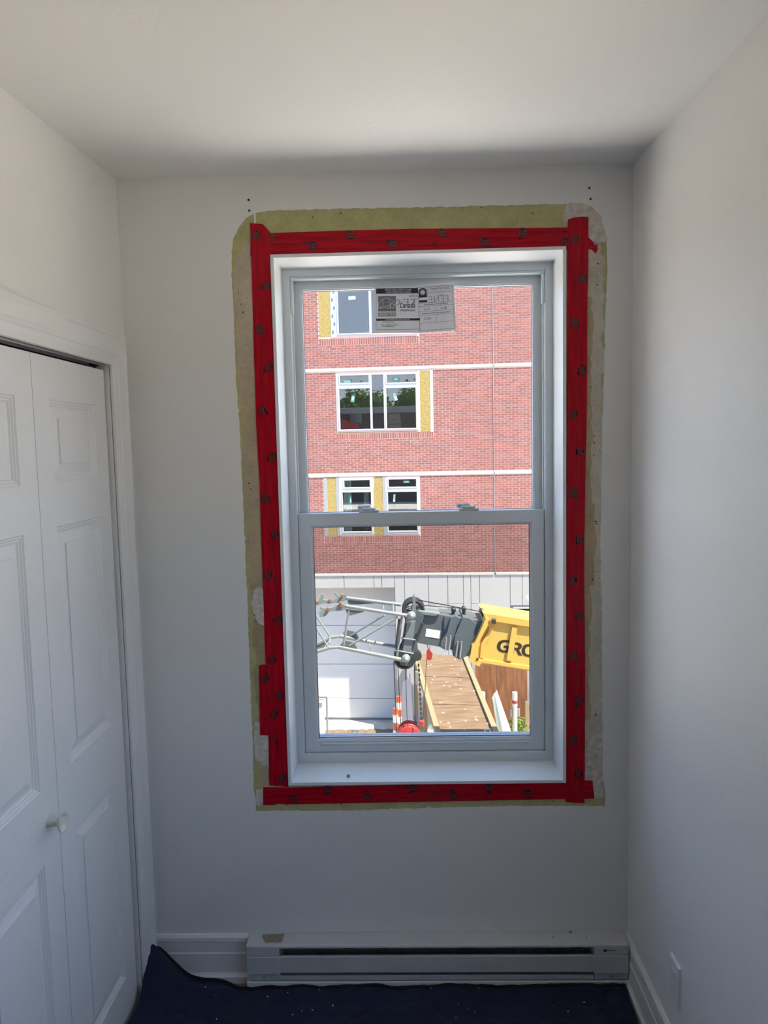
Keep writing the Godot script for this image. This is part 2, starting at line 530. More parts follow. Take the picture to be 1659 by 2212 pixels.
func build_shell():
	# window wall: masonry core, bare ring where the old casing was, and the skin of white paint round it
	var wall := Node3D.new()
	wall.name = "wall_window"
	add_child(wall)
	struct(wall, "white painted window wall with a bare ring of old plaster round the window")
	start()
	slab(Rect2(XL - 0.12, FLOOR - 0.2, XR - XL + 0.24, CEIL + 0.3 - FLOOR + 0.2), [Rect2(WX0, WY0, WX1 - WX0, WY1 - WY0)], STREET_FACE, -0.004)
	done("wall_core", "wall_paint", wall)
	var bare := ragged(bare_outline(), 0.012, 0.0035, 5)
	var mid := 0.05
	var halves := [PackedVector2Array([Vector2(XL, FLOOR), Vector2(mid, FLOOR), Vector2(mid, CEIL + 0.05), Vector2(XL, CEIL + 0.05)]), PackedVector2Array([Vector2(mid, FLOOR), Vector2(XR, FLOOR), Vector2(XR, CEIL + 0.05), Vector2(mid, CEIL + 0.05)])]
	start()
	for hf in halves:
		for p in Geometry2D.clip_polygons(hf, bare): extrude(p, -0.004, 0.0, false)
	done("paint_skin", "wall_paint", wall)
	var hole := PackedVector2Array([Vector2(WX0, WY0), Vector2(WX1, WY0), Vector2(WX1, WY1), Vector2(WX0, WY1)])
	var bm := mat("bare_plaster", Color.WHITE, 0.85)
	bm.albedo_texture = ImageTexture.create_from_image(bare_picture())
	bm.uv1_scale = Vector3(1.0 / 1.24, -1.0 / 2.0, 1)
	bm.uv1_offset = Vector3(0.56 / 1.24, 2.60 / 2.0, 0)
	start()
	for hf in halves:
		for e in Geometry2D.intersect_polygons(hf, bare):
			for p in Geometry2D.clip_polygons(e, hole): extrude(p, -0.004, -0.0022, false)
	var bp := done("bare_plaster", bm, wall)
	tag(bp, "ring of old olive and tan paint bared round the window")
	# filler smeared over the bare ring
	var fills := [
		[Vector2(0.5250, 2.5438), Vector2(0.5556, 2.5408), Vector2(0.5923, 2.5290), Vector2(0.6191, 2.4992), Vector2(0.6304, 2.4641), Vector2(0.6390, 2.4309), Vector2(0.6377, 2.4213), Vector2(0.6053, 2.4222), Vector2(0.5828, 2.4352), Vector2(0.5687, 2.4287), Vector2(0.5307, 2.4573), Vector2(0.5180, 2.4865), Vector2(0.5082, 2.4854), Vector2(0.5026, 2.5048), Vector2(0.5124, 2.5332)],
		[Vector2(-0.4750, 1.3731), Vector2(-0.4542, 1.3667), Vector2(-0.4550, 1.2635), Vector2(-0.4571, 1.2452), Vector2(-0.4793, 1.2563), Vector2(-0.4929, 1.2946), Vector2(-0.4963, 1.3250), Vector2(-0.4874, 1.3612)],
		[Vector2(-0.5007, 0.9247), Vector2(-0.4675, 0.9180), Vector2(-0.4568, 0.8741), Vector2(-0.4580, 0.7986), Vector2(-0.4905, 0.7895), Vector2(-0.5039, 0.7991), Vector2(-0.5061, 0.8621)],
		[Vector2(0.5813, 0.8648), Vector2(0.6291, 0.8673), Vector2(0.6313, 0.7083), Vector2(0.6390, 0.6580), Vector2(0.6060, 0.6520), Vector2(0.6028, 0.7086), Vector2(0.5772, 0.7183)],
		[Vector2(-0.5047, 0.6947), Vector2(-0.4816, 0.6976), Vector2(-0.4834, 0.6467), Vector2(-0.4960, 0.6388), Vector2(-0.5083, 0.6406)]]
	for f in fills:
		start()
		extrude(ragged(f, 0.008, 0.003, 17), -0.0035, -0.0009, false)
		tag(done("filler_patch", "filler", wall), "pale patch of wall filler with a broken edge")
	start()
	extrude([Vector2(-0.4433, 2.5376), Vector2(-0.4376, 2.5388), Vector2(-0.4388, 2.5070), Vector2(-0.4431, 2.5071)], -0.0035, -0.0005, false)
	tag(done("paint_drip", "wall_paint", wall), "white drip of paint over the olive band")
	# lips of torn paint along the edge of the ring
	rng.seed = 44
	start()
	for i in range(0, bare.size(), 2):
		if rng.randf() < 0.32:
			var p := bare[i]
			var s := rng.randf_range(0.0015, 0.0038)
			var along := (bare[(i + 1) % bare.size()] - p).angle()
			var pl := []
			for k in 6: pl.append(p + (Vector2(cos(k * 1.047) * 2.6, sin(k * 1.047)) * s * rng.randf_range(0.5, 1.0)).rotated(along))
			extrude(pl, -0.003, 0.0006, false)
	var lips := done("torn_paint", "chip_white", wall)
	lips.set_meta("kind", "stuff")
	tag(lips, "small white flakes of torn paint along the edge")
	# wall plugs and screw holes above the window
	for p in [Vector2(-0.4575, 2.5794), Vector2(0.5838, 2.5843), Vector2(-0.4566, 2.5476), Vector2(0.5874, 2.5515)]:
		start()
		lathe([[0.0001, -0.004], [0.0034, -0.004], [0.0036, 0.0008], [0.0028, 0.0014], [0.0001, 0.0008]], Transform3D(Basis(Vector3.RIGHT, PI / 2), Vector3(p.x, p.y, 0)), 10)
		tag(done("wall_plug", "black_metal", wall), "dark plastic wall plug left in the wall")

	# right wall, closet wall, wall behind, ceiling, floor
	var side2 := Transform3D(Basis(Vector3(0, 0, 1), Vector3(0, 1, 0), Vector3(-1, 0, 0)), Vector3(XR, 0, 0))
	var op := Rect2(0.96, 0.90, 0.86, 1.20)
	start(side2)
	slab(Rect2(STREET_FACE, FLOOR - 0.2, BACK + 0.12 - STREET_FACE, CEIL + 0.4 - FLOOR), [op], -0.12, 0.0)
	struct(done("wall_right", "wall_paint"), "plain white wall on the right with an outlet")
	# the room's other window, in the right wall beside the photographer
	var w2 := Node3D.new()
	w2.name = "window_2"
	add_child(w2)
	w2.transform = side2
	struct(w2, "small white side window in the right wall")
	start()
	frame(op.position.x, op.position.y, op.end.x, op.end.y, [[0.0, -0.12], [0.0, -0.05], [0.05, -0.05], [0.05, -0.10], [0.0, -0.12]])
	done("window_frame", "window_plastic", w2)
	start()
	box(Vector3(op.position.x + 0.04, op.position.y + 0.04, -0.085), Vector3(op.end.x - 0.04, op.end.y - 0.04, -0.081))
	done("pane", "clear_glass", w2)
	var wl := Node3D.new()
	wl.name = "wall_left"
	add_child(wl)
	struct(wl, "white closet wall on the left")
	start(Transform3D(Basis(Vector3(0, 0, -1), Vector3(0, 1, 0), Vector3(1, 0, 0)), Vector3(XL, 0, 0)))
	slab(Rect2(-BACK, FLOOR - 0.2, BACK + 0.27, CEIL + 0.4), [Rect2(-1.90, FLOOR - 0.2, 1.762, 2.095 - FLOOR + 0.2)], -0.10, 0.0)
	done("wall_face", "wall_paint", wl)
	start()
	box(Vector3(XL - 0.85, FLOOR, -0.1), Vector3(XL - 0.75, 2.5, 2.1))
	box(Vector3(XL - 0.75, FLOOR, -0.1), Vector3(XL - 0.10, 2.5, -0.05))
	box(Vector3(XL - 0.75, FLOOR, 2.05), Vector3(XL - 0.10, 2.5, 2.1))
	box(Vector3(XL - 0.85, 2.5, -0.1), Vector3(XL - 0.10, 2.6, 2.1))
	done("closet_lining", "wall_paint", wl)
	start()
	slab(Rect2(XL - 0.12, FLOOR - 0.2, XR - XL + 0.24, CEIL + 0.4), [Rect2(-0.55, FLOOR, 0.86, 2.05)], BACK, BACK + 0.12)
	struct(done("wall_front", "wall_paint"), "white wall behind the photographer with an open doorway")
	start()
	var y0 := CEIL
	var yl := CEIL - 0.05 * BACK
	var yr := CEIL - 0.028 * BACK
	quad(Vector3(XL - 0.02, y0, -0.02), Vector3(XR + 0.02, y0, -0.02), Vector3(XR + 0.02, yr, BACK + 0.05), Vector3(XL - 0.02, yl, BACK + 0.05))
	box(Vector3(XL - 0.2, CEIL + 0.06, STREET_FACE), Vector3(XR + 0.2, CEIL + 0.26, 5.6))
	struct(done("ceiling", "ceiling_paint"), "smooth white ceiling sloping slightly")
	start()
	box(Vector3(XL - 0.85, FLOOR - 0.2, STREET_FACE), Vector3(XR + 0.15, FLOOR, 5.6))
	struct(done("floor", "floor_board"), "floor under the navy blanket")
	# the hallway beyond the doorway
	start()
	box(Vector3(XL - 1.2, FLOOR - 0.2, 5.5), Vector3(XR + 1.2, CEIL + 0.1, 5.62))
	box(Vector3(XL - 1.32, FLOOR - 0.2, BACK), Vector3(XL - 1.2, CEIL + 0.1, 5.62))
	box(Vector3(XR + 1.2, FLOOR - 0.2, BACK), Vector3(XR + 1.32, CEIL + 0.1, 5.62))
	box(Vector3(XL - 1.32, CEIL - 0.1, BACK + 0.1), Vector3(XR + 1.32, CEIL + 0.1, 5.62))
	box(Vector3(XL - 1.32, FLOOR - 0.2, BACK), Vector3(XL - 0.1, CEIL + 0.1, BACK + 0.1))
	box(Vector3(XR + 0.1, FLOOR - 0.2, BACK), Vector3(XR + 1.32, CEIL + 0.1, BACK + 0.1))
	box(Vector3(XL - 1.32, FLOOR - 0.2, BACK), Vector3(XR + 1.32, FLOOR, 5.62))
	struct(done("wall_hall", "wall_paint"), "white hallway behind the photographer")

	# baseboards
	start()
	base_run(Vector3(XL, FLOOR, 0), Vector3(-0.546, FLOOR, 0), Vector3(0, 0, 1))
	cbox(Vector3(-0.548, FLOOR, 0.0), Vector3(XR, 0.064, 0.060), 0.003)
	struct(done("baseboard_window", "trim_paint"), "stepped white baseboard left of the heater")
	start()
	base_run(Vector3(XR, FLOOR, 0.0), Vector3(XR, FLOOR, BACK), Vector3(-1, 0, 0))
	struct(done("baseboard_right", "trim_paint"), "white baseboard along the right wall")

func base_run(a: Vector3, b: Vector3, out: Vector3):
	var p := [[0.022, 0.0], [0.022, 0.022], [0.016, 0.028], [0.013, 0.034], [0.013, 0.095], [0.0135, 0.099], [0.011, 0.104], [0.011, 0.138], [0.013, 0.142], [0.012, 0.155], [0.006, 0.163], [0.0, 0.164]]
	for i in p.size() - 1:
		var q := [a + out * p[i][0] + Vector3.UP * p[i][1], b + out * p[i][0] + Vector3.UP * p[i][1], b + out * p[i + 1][0] + Vector3.UP * p[i + 1][1], a + out * p[i + 1][0] + Vector3.UP * p[i + 1][1]]
		face(q, out + Vector3.UP * 0.5)
	for e in [a, b]:
		var pts := []
		for v in p: pts.append(e + out * v[0] + Vector3.UP * v[1])
		pts.append(e)
		face(pts, (e - a - b + e))

# ---------------------------------------------------------------- the window
func build_window():
	var w := Node3D.new()
	w.name = "window_1"
	add_child(w)
	struct(w, "new white vinyl double-hung window in a deep white jamb")
	var t := 0.0104
	# jamb boards: two sides, head and stool
	var parts := [[Vector3(WX0, WY0, -0.146), Vector3(WX0 + t, WY1, 0.006)], [Vector3(WX1 - t, WY0, -0.146), Vector3(WX1, WY1, 0.006)], [Vector3(WX0 + t, WY1 - t, -0.146), Vector3(WX1 - t, WY1, 0.006)], [Vector3(WX0 + t, WY0, -0.146), Vector3(WX1 - t, WY0 + t, 0.006)]]
	for i in 4:
		start()
		cbox(parts[i][0], parts[i][1], 0.0008)
		done(["jamb_board", "jamb_board", "head_board", "sill_board"][i], "jamb_plastic", w)
	var ix0 := WX0; var ix1 := WX1; var iy0 := WY0; var iy1 := WY1
	# main frame behind the jamb boards
	start()
	frame(ix0, iy0, ix1, iy1, [[0.0, -0.146], [0.034, -0.146], [0.036, -0.148], [0.036, -0.160], [0.038, -0.162], [0.038, -0.215], [0.040, -0.215], [0.040, -0.262], [0.0, -0.262]])
	done("main_frame", "window_plastic", w)
	start()
	cbox(Vector3(ix0 + 0.036, 0.745, -0.20), Vector3(ix1 - 0.036, 0.7525, -0.1475), 0.0015)
	done("sill_step", "window_plastic", w)
	start()
	cbox(Vector3(ix0 + 0.036, 2.3695, -0.19), Vector3(ix1 - 0.036, 2.377, -0.1475), 0.002)
	done("head_stop", "window_plastic", w)
	for s in [0, 1]:
		start()
		var lx: float = ix0 + 0.0365 if s == 0 else ix1 - 0.0365 - 0.008
		cbox(Vector3(lx, 2.26 + 0.012 * s, -0.175), Vector3(lx + 0.008, 2.369, -0.150), 0.001)
		done("liner_cover", "window_plastic", w)
		start()
		lx = ix0 + 0.038 if s == 0 else ix1 - 0.038 - 0.004
		cbox(Vector3(lx, 1.60, -0.172), Vector3(lx + 0.004, 2.265, -0.166), 0.0008)
		done("jamb_track", "jamb_plastic", w)
	# upper sash: the outer one
	start()
	var ux0 := -0.358; var ux1 := 0.475; var uy0 := 1.560; var uy1 := 2.372
	frame(ux0, uy0, ux1, uy1, [[0.0, -0.215], [0.0, -0.190], [0.027, -0.190], [0.0285, -0.194], [0.031, -0.194], [0.032, -0.198], [0.032, -0.215], [0.0, -0.215]])
	var us := done("upper_sash", "window_plastic", w)
	start()
	box(Vector3(ux0 + 0.03, uy0 + 0.03, -0.2085), Vector3(ux1 - 0.03, uy1 - 0.03, -0.2065))
	done("pane", "clear_glass", us)
	start()
	frame(ux0 + 0.029, uy0 + 0.029, ux1 - 0.029, uy1 - 0.029, [[0.0, -0.2063], [0.0, -0.2035], [0.0042, -0.2035], [0.0042, -0.2063]])
	done("gasket", "gasket", us)
	# lower sash: the inner one
	start()
	var lx0 := -0.3585; var lx1 := 0.4745; var ly0 := 0.7535; var ly1 := 1.592
	frame(lx0, ly0, lx1, ly1, [[0.0, -0.185], [0.0, -0.1595], [0.0015, -0.158], [0.040, -0.158], [0.0445, -0.163], [0.0475, -0.163], [0.0475, -0.185], [0.0, -0.185]])
	var ls := done("lower_sash", "window_plastic", w)
	start()
	box(Vector3(lx0 + 0.045, ly0 + 0.045, -0.1755), Vector3(lx1 - 0.045, ly1 - 0.045, -0.1735))
	done("pane", "clear_glass", ls)
	start()
	frame(lx0 + 0.0455, ly0 + 0.0455, lx1 - 0.0455, ly1 - 0.0455, [[0.0, -0.1733], [0.0, -0.170], [0.0040, -0.170], [0.0040, -0.1733]])
	done("gasket", "gasket", ls)
	start()
	cbox(Vector3(lx0 + 0.052, 0.7815, -0.159), Vector3(lx1 - 0.052, 0.7875, -0.152), 0.002)
	done("lift_rail", "window_plastic", ls)
	# sash locks on the meeting rail: base on the lower sash, keeper behind
	for p in [-0.1172, 0.2222]:
		var lk := Node3D.new()
		lk.name = "sash_lock"
		w.add_child(lk, true)
		start()
		cbox(Vector3(p - 0.034, 1.592, -0.178), Vector3(p + 0.034, 1.600, -0.160), 0.002)
		cbox(Vector3(p - 0.024, 1.599, -0.178), Vector3(p + 0.022, 1.608, -0.160), 0.003)
		done("lock_base", "lock_grey", lk)
		start()
		cbox(Vector3(p - 0.040, 1.600, -0.196), Vector3(p + 0.006, 1.615, -0.181), 0.004)
		done("keeper", "lock_grey", lk)
	# insect screen over the lower half, outside
	var sc := Node3D.new()
	sc.name = "insect_screen"
	w.add_child(sc)
	start()
	frame(-0.345, 0.768, 0.462, 1.590, [[0.0, -0.246], [0.0, -0.236], [0.018, -0.236], [0.018, -0.246], [0.0, -0.246]])
	done("screen_frame", "window_plastic", sc)
	start()
	box(Vector3(-0.327, 0.786, -0.2412), Vector3(0.444, 1.572, -0.2408))
	tag(done("mesh_sheet", "insect_mesh", sc), "fine grey insect mesh")
	for p in [Vector2(-0.1892, 0.7948), Vector2(0.2854, 0.7924)]:
		start()
		var q := Vector3(p.x, 0.780, -0.232)
		cbox(q + Vector3(-0.012, 0, -0.003), q + Vector3(-0.008, 0.022, 0.001), 0.001)
		cbox(q + Vector3(0.008, 0, -0.003), q + Vector3(0.012, 0.022, 0.001), 0.001)
		cbox(q + Vector3(-0.012, 0.018, -0.003), q + Vector3(0.012, 0.022, 0.001), 0.001)
		done("screen_tab", "jamb_plastic", sc)

# ---------------------------------------------------------------- red sheathing tape
func tape(label: String, outline: Array, marks: Array, upright: bool, lines: Array, z := 0.0):
	var o := thing("sheathing_tape")
	tag(o, label, "tape", "red tape strips round the window")
	start()
	extrude(ragged(outline, 0.03, 0.0006, 3), -0.0024, 0.0003 + z)
	done("tape_strip", "red_tape_upright" if upright else "red_tape", o)
	var top := 0.0004 + z
	var turn := -PI / 2 if upright else 0.0
	if not M.has("oval_%s" % upright):         # one oval stamp and its lettering, shared by all strips
		start()
		var e := []
		var r := []
		for k in 24:
			var v := Vector2(cos(TAU * k / 24) * 0.0165, sin(TAU * k / 24) * 0.0135).rotated(1.2 if upright else -0.45)
			e.append(v * 0.90); r.append(v)
		extrude(e, 0.0, 0.0001, false)
		for k in 24:
			var a: Vector2 = r[k]; var b: Vector2 = r[(k + 1) % 24]; var c: Vector2 = b * 0.95; var d: Vector2 = a * 0.95
			quad(Vector3(a.x, a.y, 0.0001), Vector3(b.x, b.y, 0.0001), Vector3(c.x, c.y, 0.0001), Vector3(d.x, d.y, 0.0001))
		T.generate_normals()
		M["oval_%s" % upright] = T.commit()
		start()
		var dn := Vector2(0, -0.0042).rotated(turn)
		letters("Tuck", Vector3(-dn.x, -dn.y, 0.0002), 0.0074, 700, turn, 1.05, 0.0001)
		letters("Tape", Vector3(dn.x, dn.y, 0.0002), 0.0074, 700, turn, 1.05, 0.0001)
		M["oval_text_%s" % upright] = T.commit()
		start()
		var d := Vector2(0, 1) if upright else Vector2(1, 0)
		var s := d.orthogonal()
		extrude([-d * 0.022 - s * 0.0005, d * 0.022 - s * 0.0005, d * 0.022 + s * 0.0005, -d * 0.022 + s * 0.0005], 0.0, 0.0001, false)
		T.generate_normals()
		M["print_line_%s" % upright] = T.commit()
		start()
		extrude([d * -0.008, d * -0.002 + s * 0.005, d * 0.002 + s * 0.001, d * 0.009 + s * 0.003, d * 0.006 - s * 0.003, -d * 0.004 - s * 0.003], 0.0, 0.0001, false)
		T.generate_normals()
		M["print_hand_%s" % upright] = T.commit()
	for m in marks:
		var ov := put("printed_oval", M["oval_%s" % upright], "tape_ink", o)
		ov.position = Vector3(m.x, m.y, top)
		put("lettering", M["oval_text_%s" % upright], "tape_ink_red", ov)
	for l in lines:
		var d: Vector2 = Vector2(0, 1) if upright else Vector2(1, 0)
		for k in 2: put("printed_line", M["print_line_%s" % upright], "tape_ink", o).position = Vector3(l.x + d.orthogonal().x * k * 0.0035, l.y + d.orthogonal().y * k * 0.0035, top)
		put("printed_hand", M["print_hand_%s" % upright], "tape_ink", o).position = Vector3(l.x + d.x * 0.055, l.y + d.y * 0.055, top)

func build_tape():
	tape("long red tape strip above the window head", [Vector2(-0.4555, 2.4811), Vector2(-0.3953, 2.4788), Vector2(-0.1634, 2.4797), Vector2(0.0574, 2.4787), Vector2(0.5203, 2.4693), Vector2(0.5813, 2.4682), Vector2(0.5814, 2.4380), Vector2(0.5948, 2.4252), Vector2(0.6011, 2.4140), Vector2(0.6077, 2.4193), Vector2(0.6096, 2.4014), Vector2(0.6046, 2.3891), Vector2(0.5927, 2.4018), Vector2(0.5815, 2.4049), Vector2(0.5181, 2.4025), Vector2(0.0632, 2.4076), Vector2(-0.3948, 2.4112), Vector2(-0.4582, 2.4115)], [Vector2(-0.3957, 2.4659), Vector2(-0.2633, 2.4368), Vector2(-0.1480, 2.4655), Vector2(-0.0165, 2.4357), Vector2(0.1344, 2.4638), Vector2(0.2667, 2.4330), Vector2(0.3821, 2.4588), Vector2(0.5124, 2.4262)], false, [Vector2(-0.3433, 2.4460), Vector2(-0.0857, 2.4443), Vector2(0.0566, 2.4334), Vector2(0.2029, 2.4334), Vector2(0.3191, 2.4399), Vector2(0.4533, 2.4581)])
	tape("red tape strip down the left of the window", [Vector2(-0.4551, 2.5102), Vector2(-0.4165, 2.5063), Vector2(-0.3946, 2.4821), Vector2(-0.3933, 2.4139), Vector2(-0.3929, 2.2595), Vector2(-0.3950, 1.6082), Vector2(-0.3977, 0.7031), Vector2(-0.4601, 0.7101), Vector2(-0.4567, 0.8777), Vector2(-0.4572, 1.1350), Vector2(-0.4567, 1.4646), Vector2(-0.4553, 1.7056), Vector2(-0.4592, 1.8799), Vector2(-0.4582, 2.1249), Vector2(-0.4560, 2.3657)], [Vector2(-0.4376, 2.4723), Vector2(-0.4099, 2.3205), Vector2(-0.4396, 2.1885), Vector2(-0.4127, 2.0708), Vector2(-0.4394, 1.9381), Vector2(-0.4102, 1.7884), Vector2(-0.4392, 1.6580), Vector2(-0.4122, 1.5424), Vector2(-0.4371, 1.4117), Vector2(-0.4084, 1.2628), Vector2(-0.4355, 1.1331), Vector2(-0.4397, 0.8833), Vector2(-0.4159, 0.7334)], true, [Vector2(-0.4291, 2.2605), Vector2(-0.4270, 2.1184), Vector2(-0.4282, 2.0037), Vector2(-0.4241, 1.8733), Vector2(-0.4264, 1.7271), Vector2(-0.4252, 1.5940), Vector2(-0.4202, 1.4820), Vector2(-0.4193, 1.3389), Vector2(-0.4268, 1.2096), Vector2(-0.4290, 0.7983)], 0.0006)
	tape("short extra piece of red tape low on the left strip", [Vector2(-0.4785, 1.1137), Vector2(-0.4694, 1.1167), Vector2(-0.4482, 1.1164), Vector2(-0.4059, 1.1142), Vector2(-0.4078, 0.8798), Vector2(-0.4566, 0.8796), Vector2(-0.4841, 0.8807)], [Vector2(-0.4595, 1.0702), Vector2(-0.4155, 1.0124), Vector2(-0.4358, 0.9520)], true, [Vector2(-0.4550, 1.0098)], 0.0012)
	tape("red tape strip down the right of the window", [Vector2(0.5195, 2.4933), Vector2(0.5377, 2.4983), Vector2(0.5588, 2.5004), Vector2(0.5812, 2.4984), Vector2(0.5816, 2.3649), Vector2(0.5786, 2.2639), Vector2(0.5782, 2.0398), Vector2(0.5777, 1.9143), Vector2(0.5709, 1.4892), Vector2(0.5712, 1.3658), Vector2(0.5748, 1.0788), Vector2(0.5742, 0.7174), Vector2(0.5729, 0.6384), Vector2(0.5122, 0.6434), Vector2(0.5126, 0.7095), Vector2(0.5181, 2.4025)], [Vector2(0.5406, 2.4323), Vector2(0.5634, 2.3160), Vector2(0.5395, 2.1848), Vector2(0.5625, 2.0374), Vector2(0.5384, 1.9023), Vector2(0.5573, 1.7866), Vector2(0.5357, 1.6576), Vector2(0.5563, 1.5093), Vector2(0.5353, 1.3771), Vector2(0.5553, 1.2616), Vector2(0.5370, 1.1311), Vector2(0.5557, 0.9856), Vector2(0.5365, 0.8514), Vector2(0.5547, 0.7379)], true, [Vector2(0.5422, 2.2491), Vector2(0.5524, 2.1155), Vector2(0.5512, 1.9736), Vector2(0.5456, 1.8518), Vector2(0.5472, 1.7288), Vector2(0.5460, 1.5826), Vector2(0.5462, 1.4422), Vector2(0.5449, 1.3228), Vector2(0.5480, 1.2022), Vector2(0.5482, 1.0501), Vector2(0.5469, 0.9117)], 0.0006)
	tape("long red tape strip below the window sill", [Vector2(-0.4803, 0.7024), Vector2(-0.3986, 0.7007), Vector2(0.0259, 0.7067), Vector2(0.5126, 0.7119), Vector2(0.5997, 0.7149), Vector2(0.6013, 0.6929), Vector2(0.6060, 0.6540), Vector2(0.5729, 0.6539), Vector2(0.1010, 0.6490), Vector2(-0.4036, 0.6435), Vector2(-0.4311, 0.6462), Vector2(-0.4497, 0.6416), Vector2(-0.4825, 0.6421)], [Vector2(-0.3814, 0.6623), Vector2(-0.2659, 0.6923), Vector2(-0.1341, 0.6656), Vector2(0.0136, 0.6950), Vector2(0.1463, 0.6676), Vector2(0.2622, 0.6940), Vector2(0.3916, 0.6722)], false, [Vector2(-0.3288, 0.6770), Vector2(-0.1955, 0.6852), Vector2(-0.0506, 0.6806), Vector2(0.0863, 0.6855), Vector2(0.2076, 0.6780), Vector2(0.3287, 0.6831)], 0.0003)

# ---------------------------------------------------------------- closet
func build_closet():
	var side := Transform3D(Basis(Vector3(0, 0, -1), Vector3(0, 1, 0), Vector3(1, 0, 0)), Vector3(XL, 0, 0))   # local x runs towards the window
	start(side)
	# casing: inner edge at the opening, mitred at the head
	var o := [[0.0, 0.0], [0.0, 0.019], [0.010, 0.019], [0.014, 0.016], [0.048, 0.0145], [0.052, 0.016], [0.060, 0.016], [0.064, 0.0125], [0.076, 0.011], [0.084, 0.009], [0.092, 0.007], [0.094, 0.0]]
	var wide := 0.094
	frame(-1.994, FLOOR, -0.040, 2.168, o, true)
	struct(done("trim_1", "trim_paint"), "moulded white casing round the closet opening")
	start(side)
	box(Vector3(-0.139, FLOOR, -0.10), Vector3(-0.134, 2.076, 0.0))
	box(Vector3(-1.905, FLOOR, -0.10), Vector3(-1.900, 2.076, 0.0))
	box(Vector3(-1.905, 2.0935, -0.10), Vector3(-0.134, 2.0975, 0.0))
	struct(done("trim_2", "trim_paint"), "white lining of the closet opening")
	var d := Node3D.new()
	d.name = "door_1"
	add_child(d)
	d.transform = side
	struct(d, "white panelled bifold closet doors")
	start()
	box(Vector3(-1.90, 2.070, -0.045), Vector3(-0.142, 2.093, -0.042))
	box(Vector3(-1.90, 2.070, -0.016), Vector3(-0.142, 2.093, -0.013))
	box(Vector3(-1.90, 2.090, -0.045), Vector3(-0.142, 2.093, -0.013))
	var track := done("door_track", "aluminium", d)
	start()
	cbox(Vector3(-0.182, 2.068, -0.040), Vector3(-0.155, 2.088, -0.018), 0.002)
	tube(Vector3(-0.168, 2.05, -0.030), Vector3(-0.168, 2.085, -0.030), 0.003)
	done("pivot", "black_metal", track)
	var wleaf := 0.4365
	for i in 4:
		var x1 := -0.1465 - i * (wleaf + 0.0025)
		leaf(d, x1 - wleaf, x1, i)

func leaf(d: Node3D, x0: float, x1: float, i: int):
	var y0 := 0.05
	var y1 := 2.058
	var z := -0.014
	var sx := 0.083
	var rows := [[0.2392 - 0.03, 0.8320], [1.0116, 1.6313], [1.7431, 1.9519]]
	start()
	# face boards between the panels
	var ys := [y0]
	for r in rows: ys.append_array(r)
	ys.append(y1)
	quad(Vector3(x0, y0, z), Vector3(x0 + sx, y0, z), Vector3(x0 + sx, y1, z), Vector3(x0, y1, z))
	quad(Vector3(x1 - sx, y0, z), Vector3(x1, y0, z), Vector3(x1, y1, z), Vector3(x1 - sx, y1, z))
	frame(x0, y0, x1, y1, [[0.0, z - 0.030], [0.0, z]])
	quad(Vector3(x1, y0, z - 0.03), Vector3(x0, y0, z - 0.03), Vector3(x0, y1, z - 0.03), Vector3(x1, y1, z - 0.03))
	var lf := done("door_leaf", "door_paint", d)
	for k in 4:
		start()
		var a := Vector3(x0 + sx, ys[k * 2], z)
		var b := Vector3(x1 - sx, ys[k * 2 + 1], z)
		# grain of a rail runs sideways: turn the texture coordinates
		for p in [[a.x, a.y], [b.x, b.y], [b.x, a.y], [a.x, a.y], [a.x, b.y], [b.x, b.y]]:
			T.set_uv(Vector2(p[1], p[0]))
			T.add_vertex(Vector3(p[0], p[1], z))
		done("rail", "door_paint", lf)
	for r in rows:
		start()
		frame(x0 + sx, r[0], x1 - sx, r[1], [[0.0, z], [0.0035, z - 0.0035], [0.007, z - 0.0035], [0.0105, z - 0.0070], [0.014, z - 0.0070], [0.0175, z - 0.0105], [0.022, z - 0.0105], [0.047, z - 0.0045], [0.0475, z - 0.0010]])
		var q0 := Vector3(x0 + sx + 0.0475, r[0] + 0.0475, z - 0.001)
		var q1 := Vector3(x1 - sx - 0.0475, r[1] - 0.0475, z - 0.001)
		quad(q0, Vector3(q1.x, q0.y, q0.z), q1, Vector3(q0.x, q1.y, q0.z))
		done("panel", "door_paint", lf)
	if i == 1 or i == 2:
		start()
		var kx := (x1 - 0.056) if i == 1 else (x0 + 0.056)
		lathe([[0.0100, 0.0], [0.0095, 0.016], [0.0090, 0.021], [0.0100, 0.025], [0.0205, 0.033], [0.0235, 0.038], [0.0230, 0.0395], [0.0212, 0.0388], [0.0165, 0.034], [0.0075, 0.0315], [0.0050, 0.0335], [0.0001, 0.034]], Transform3D(Basis(Vector3.RIGHT, PI / 2), Vector3(kx, 0.9225, z)), 24)
		done("knob", "knob_white", lf)

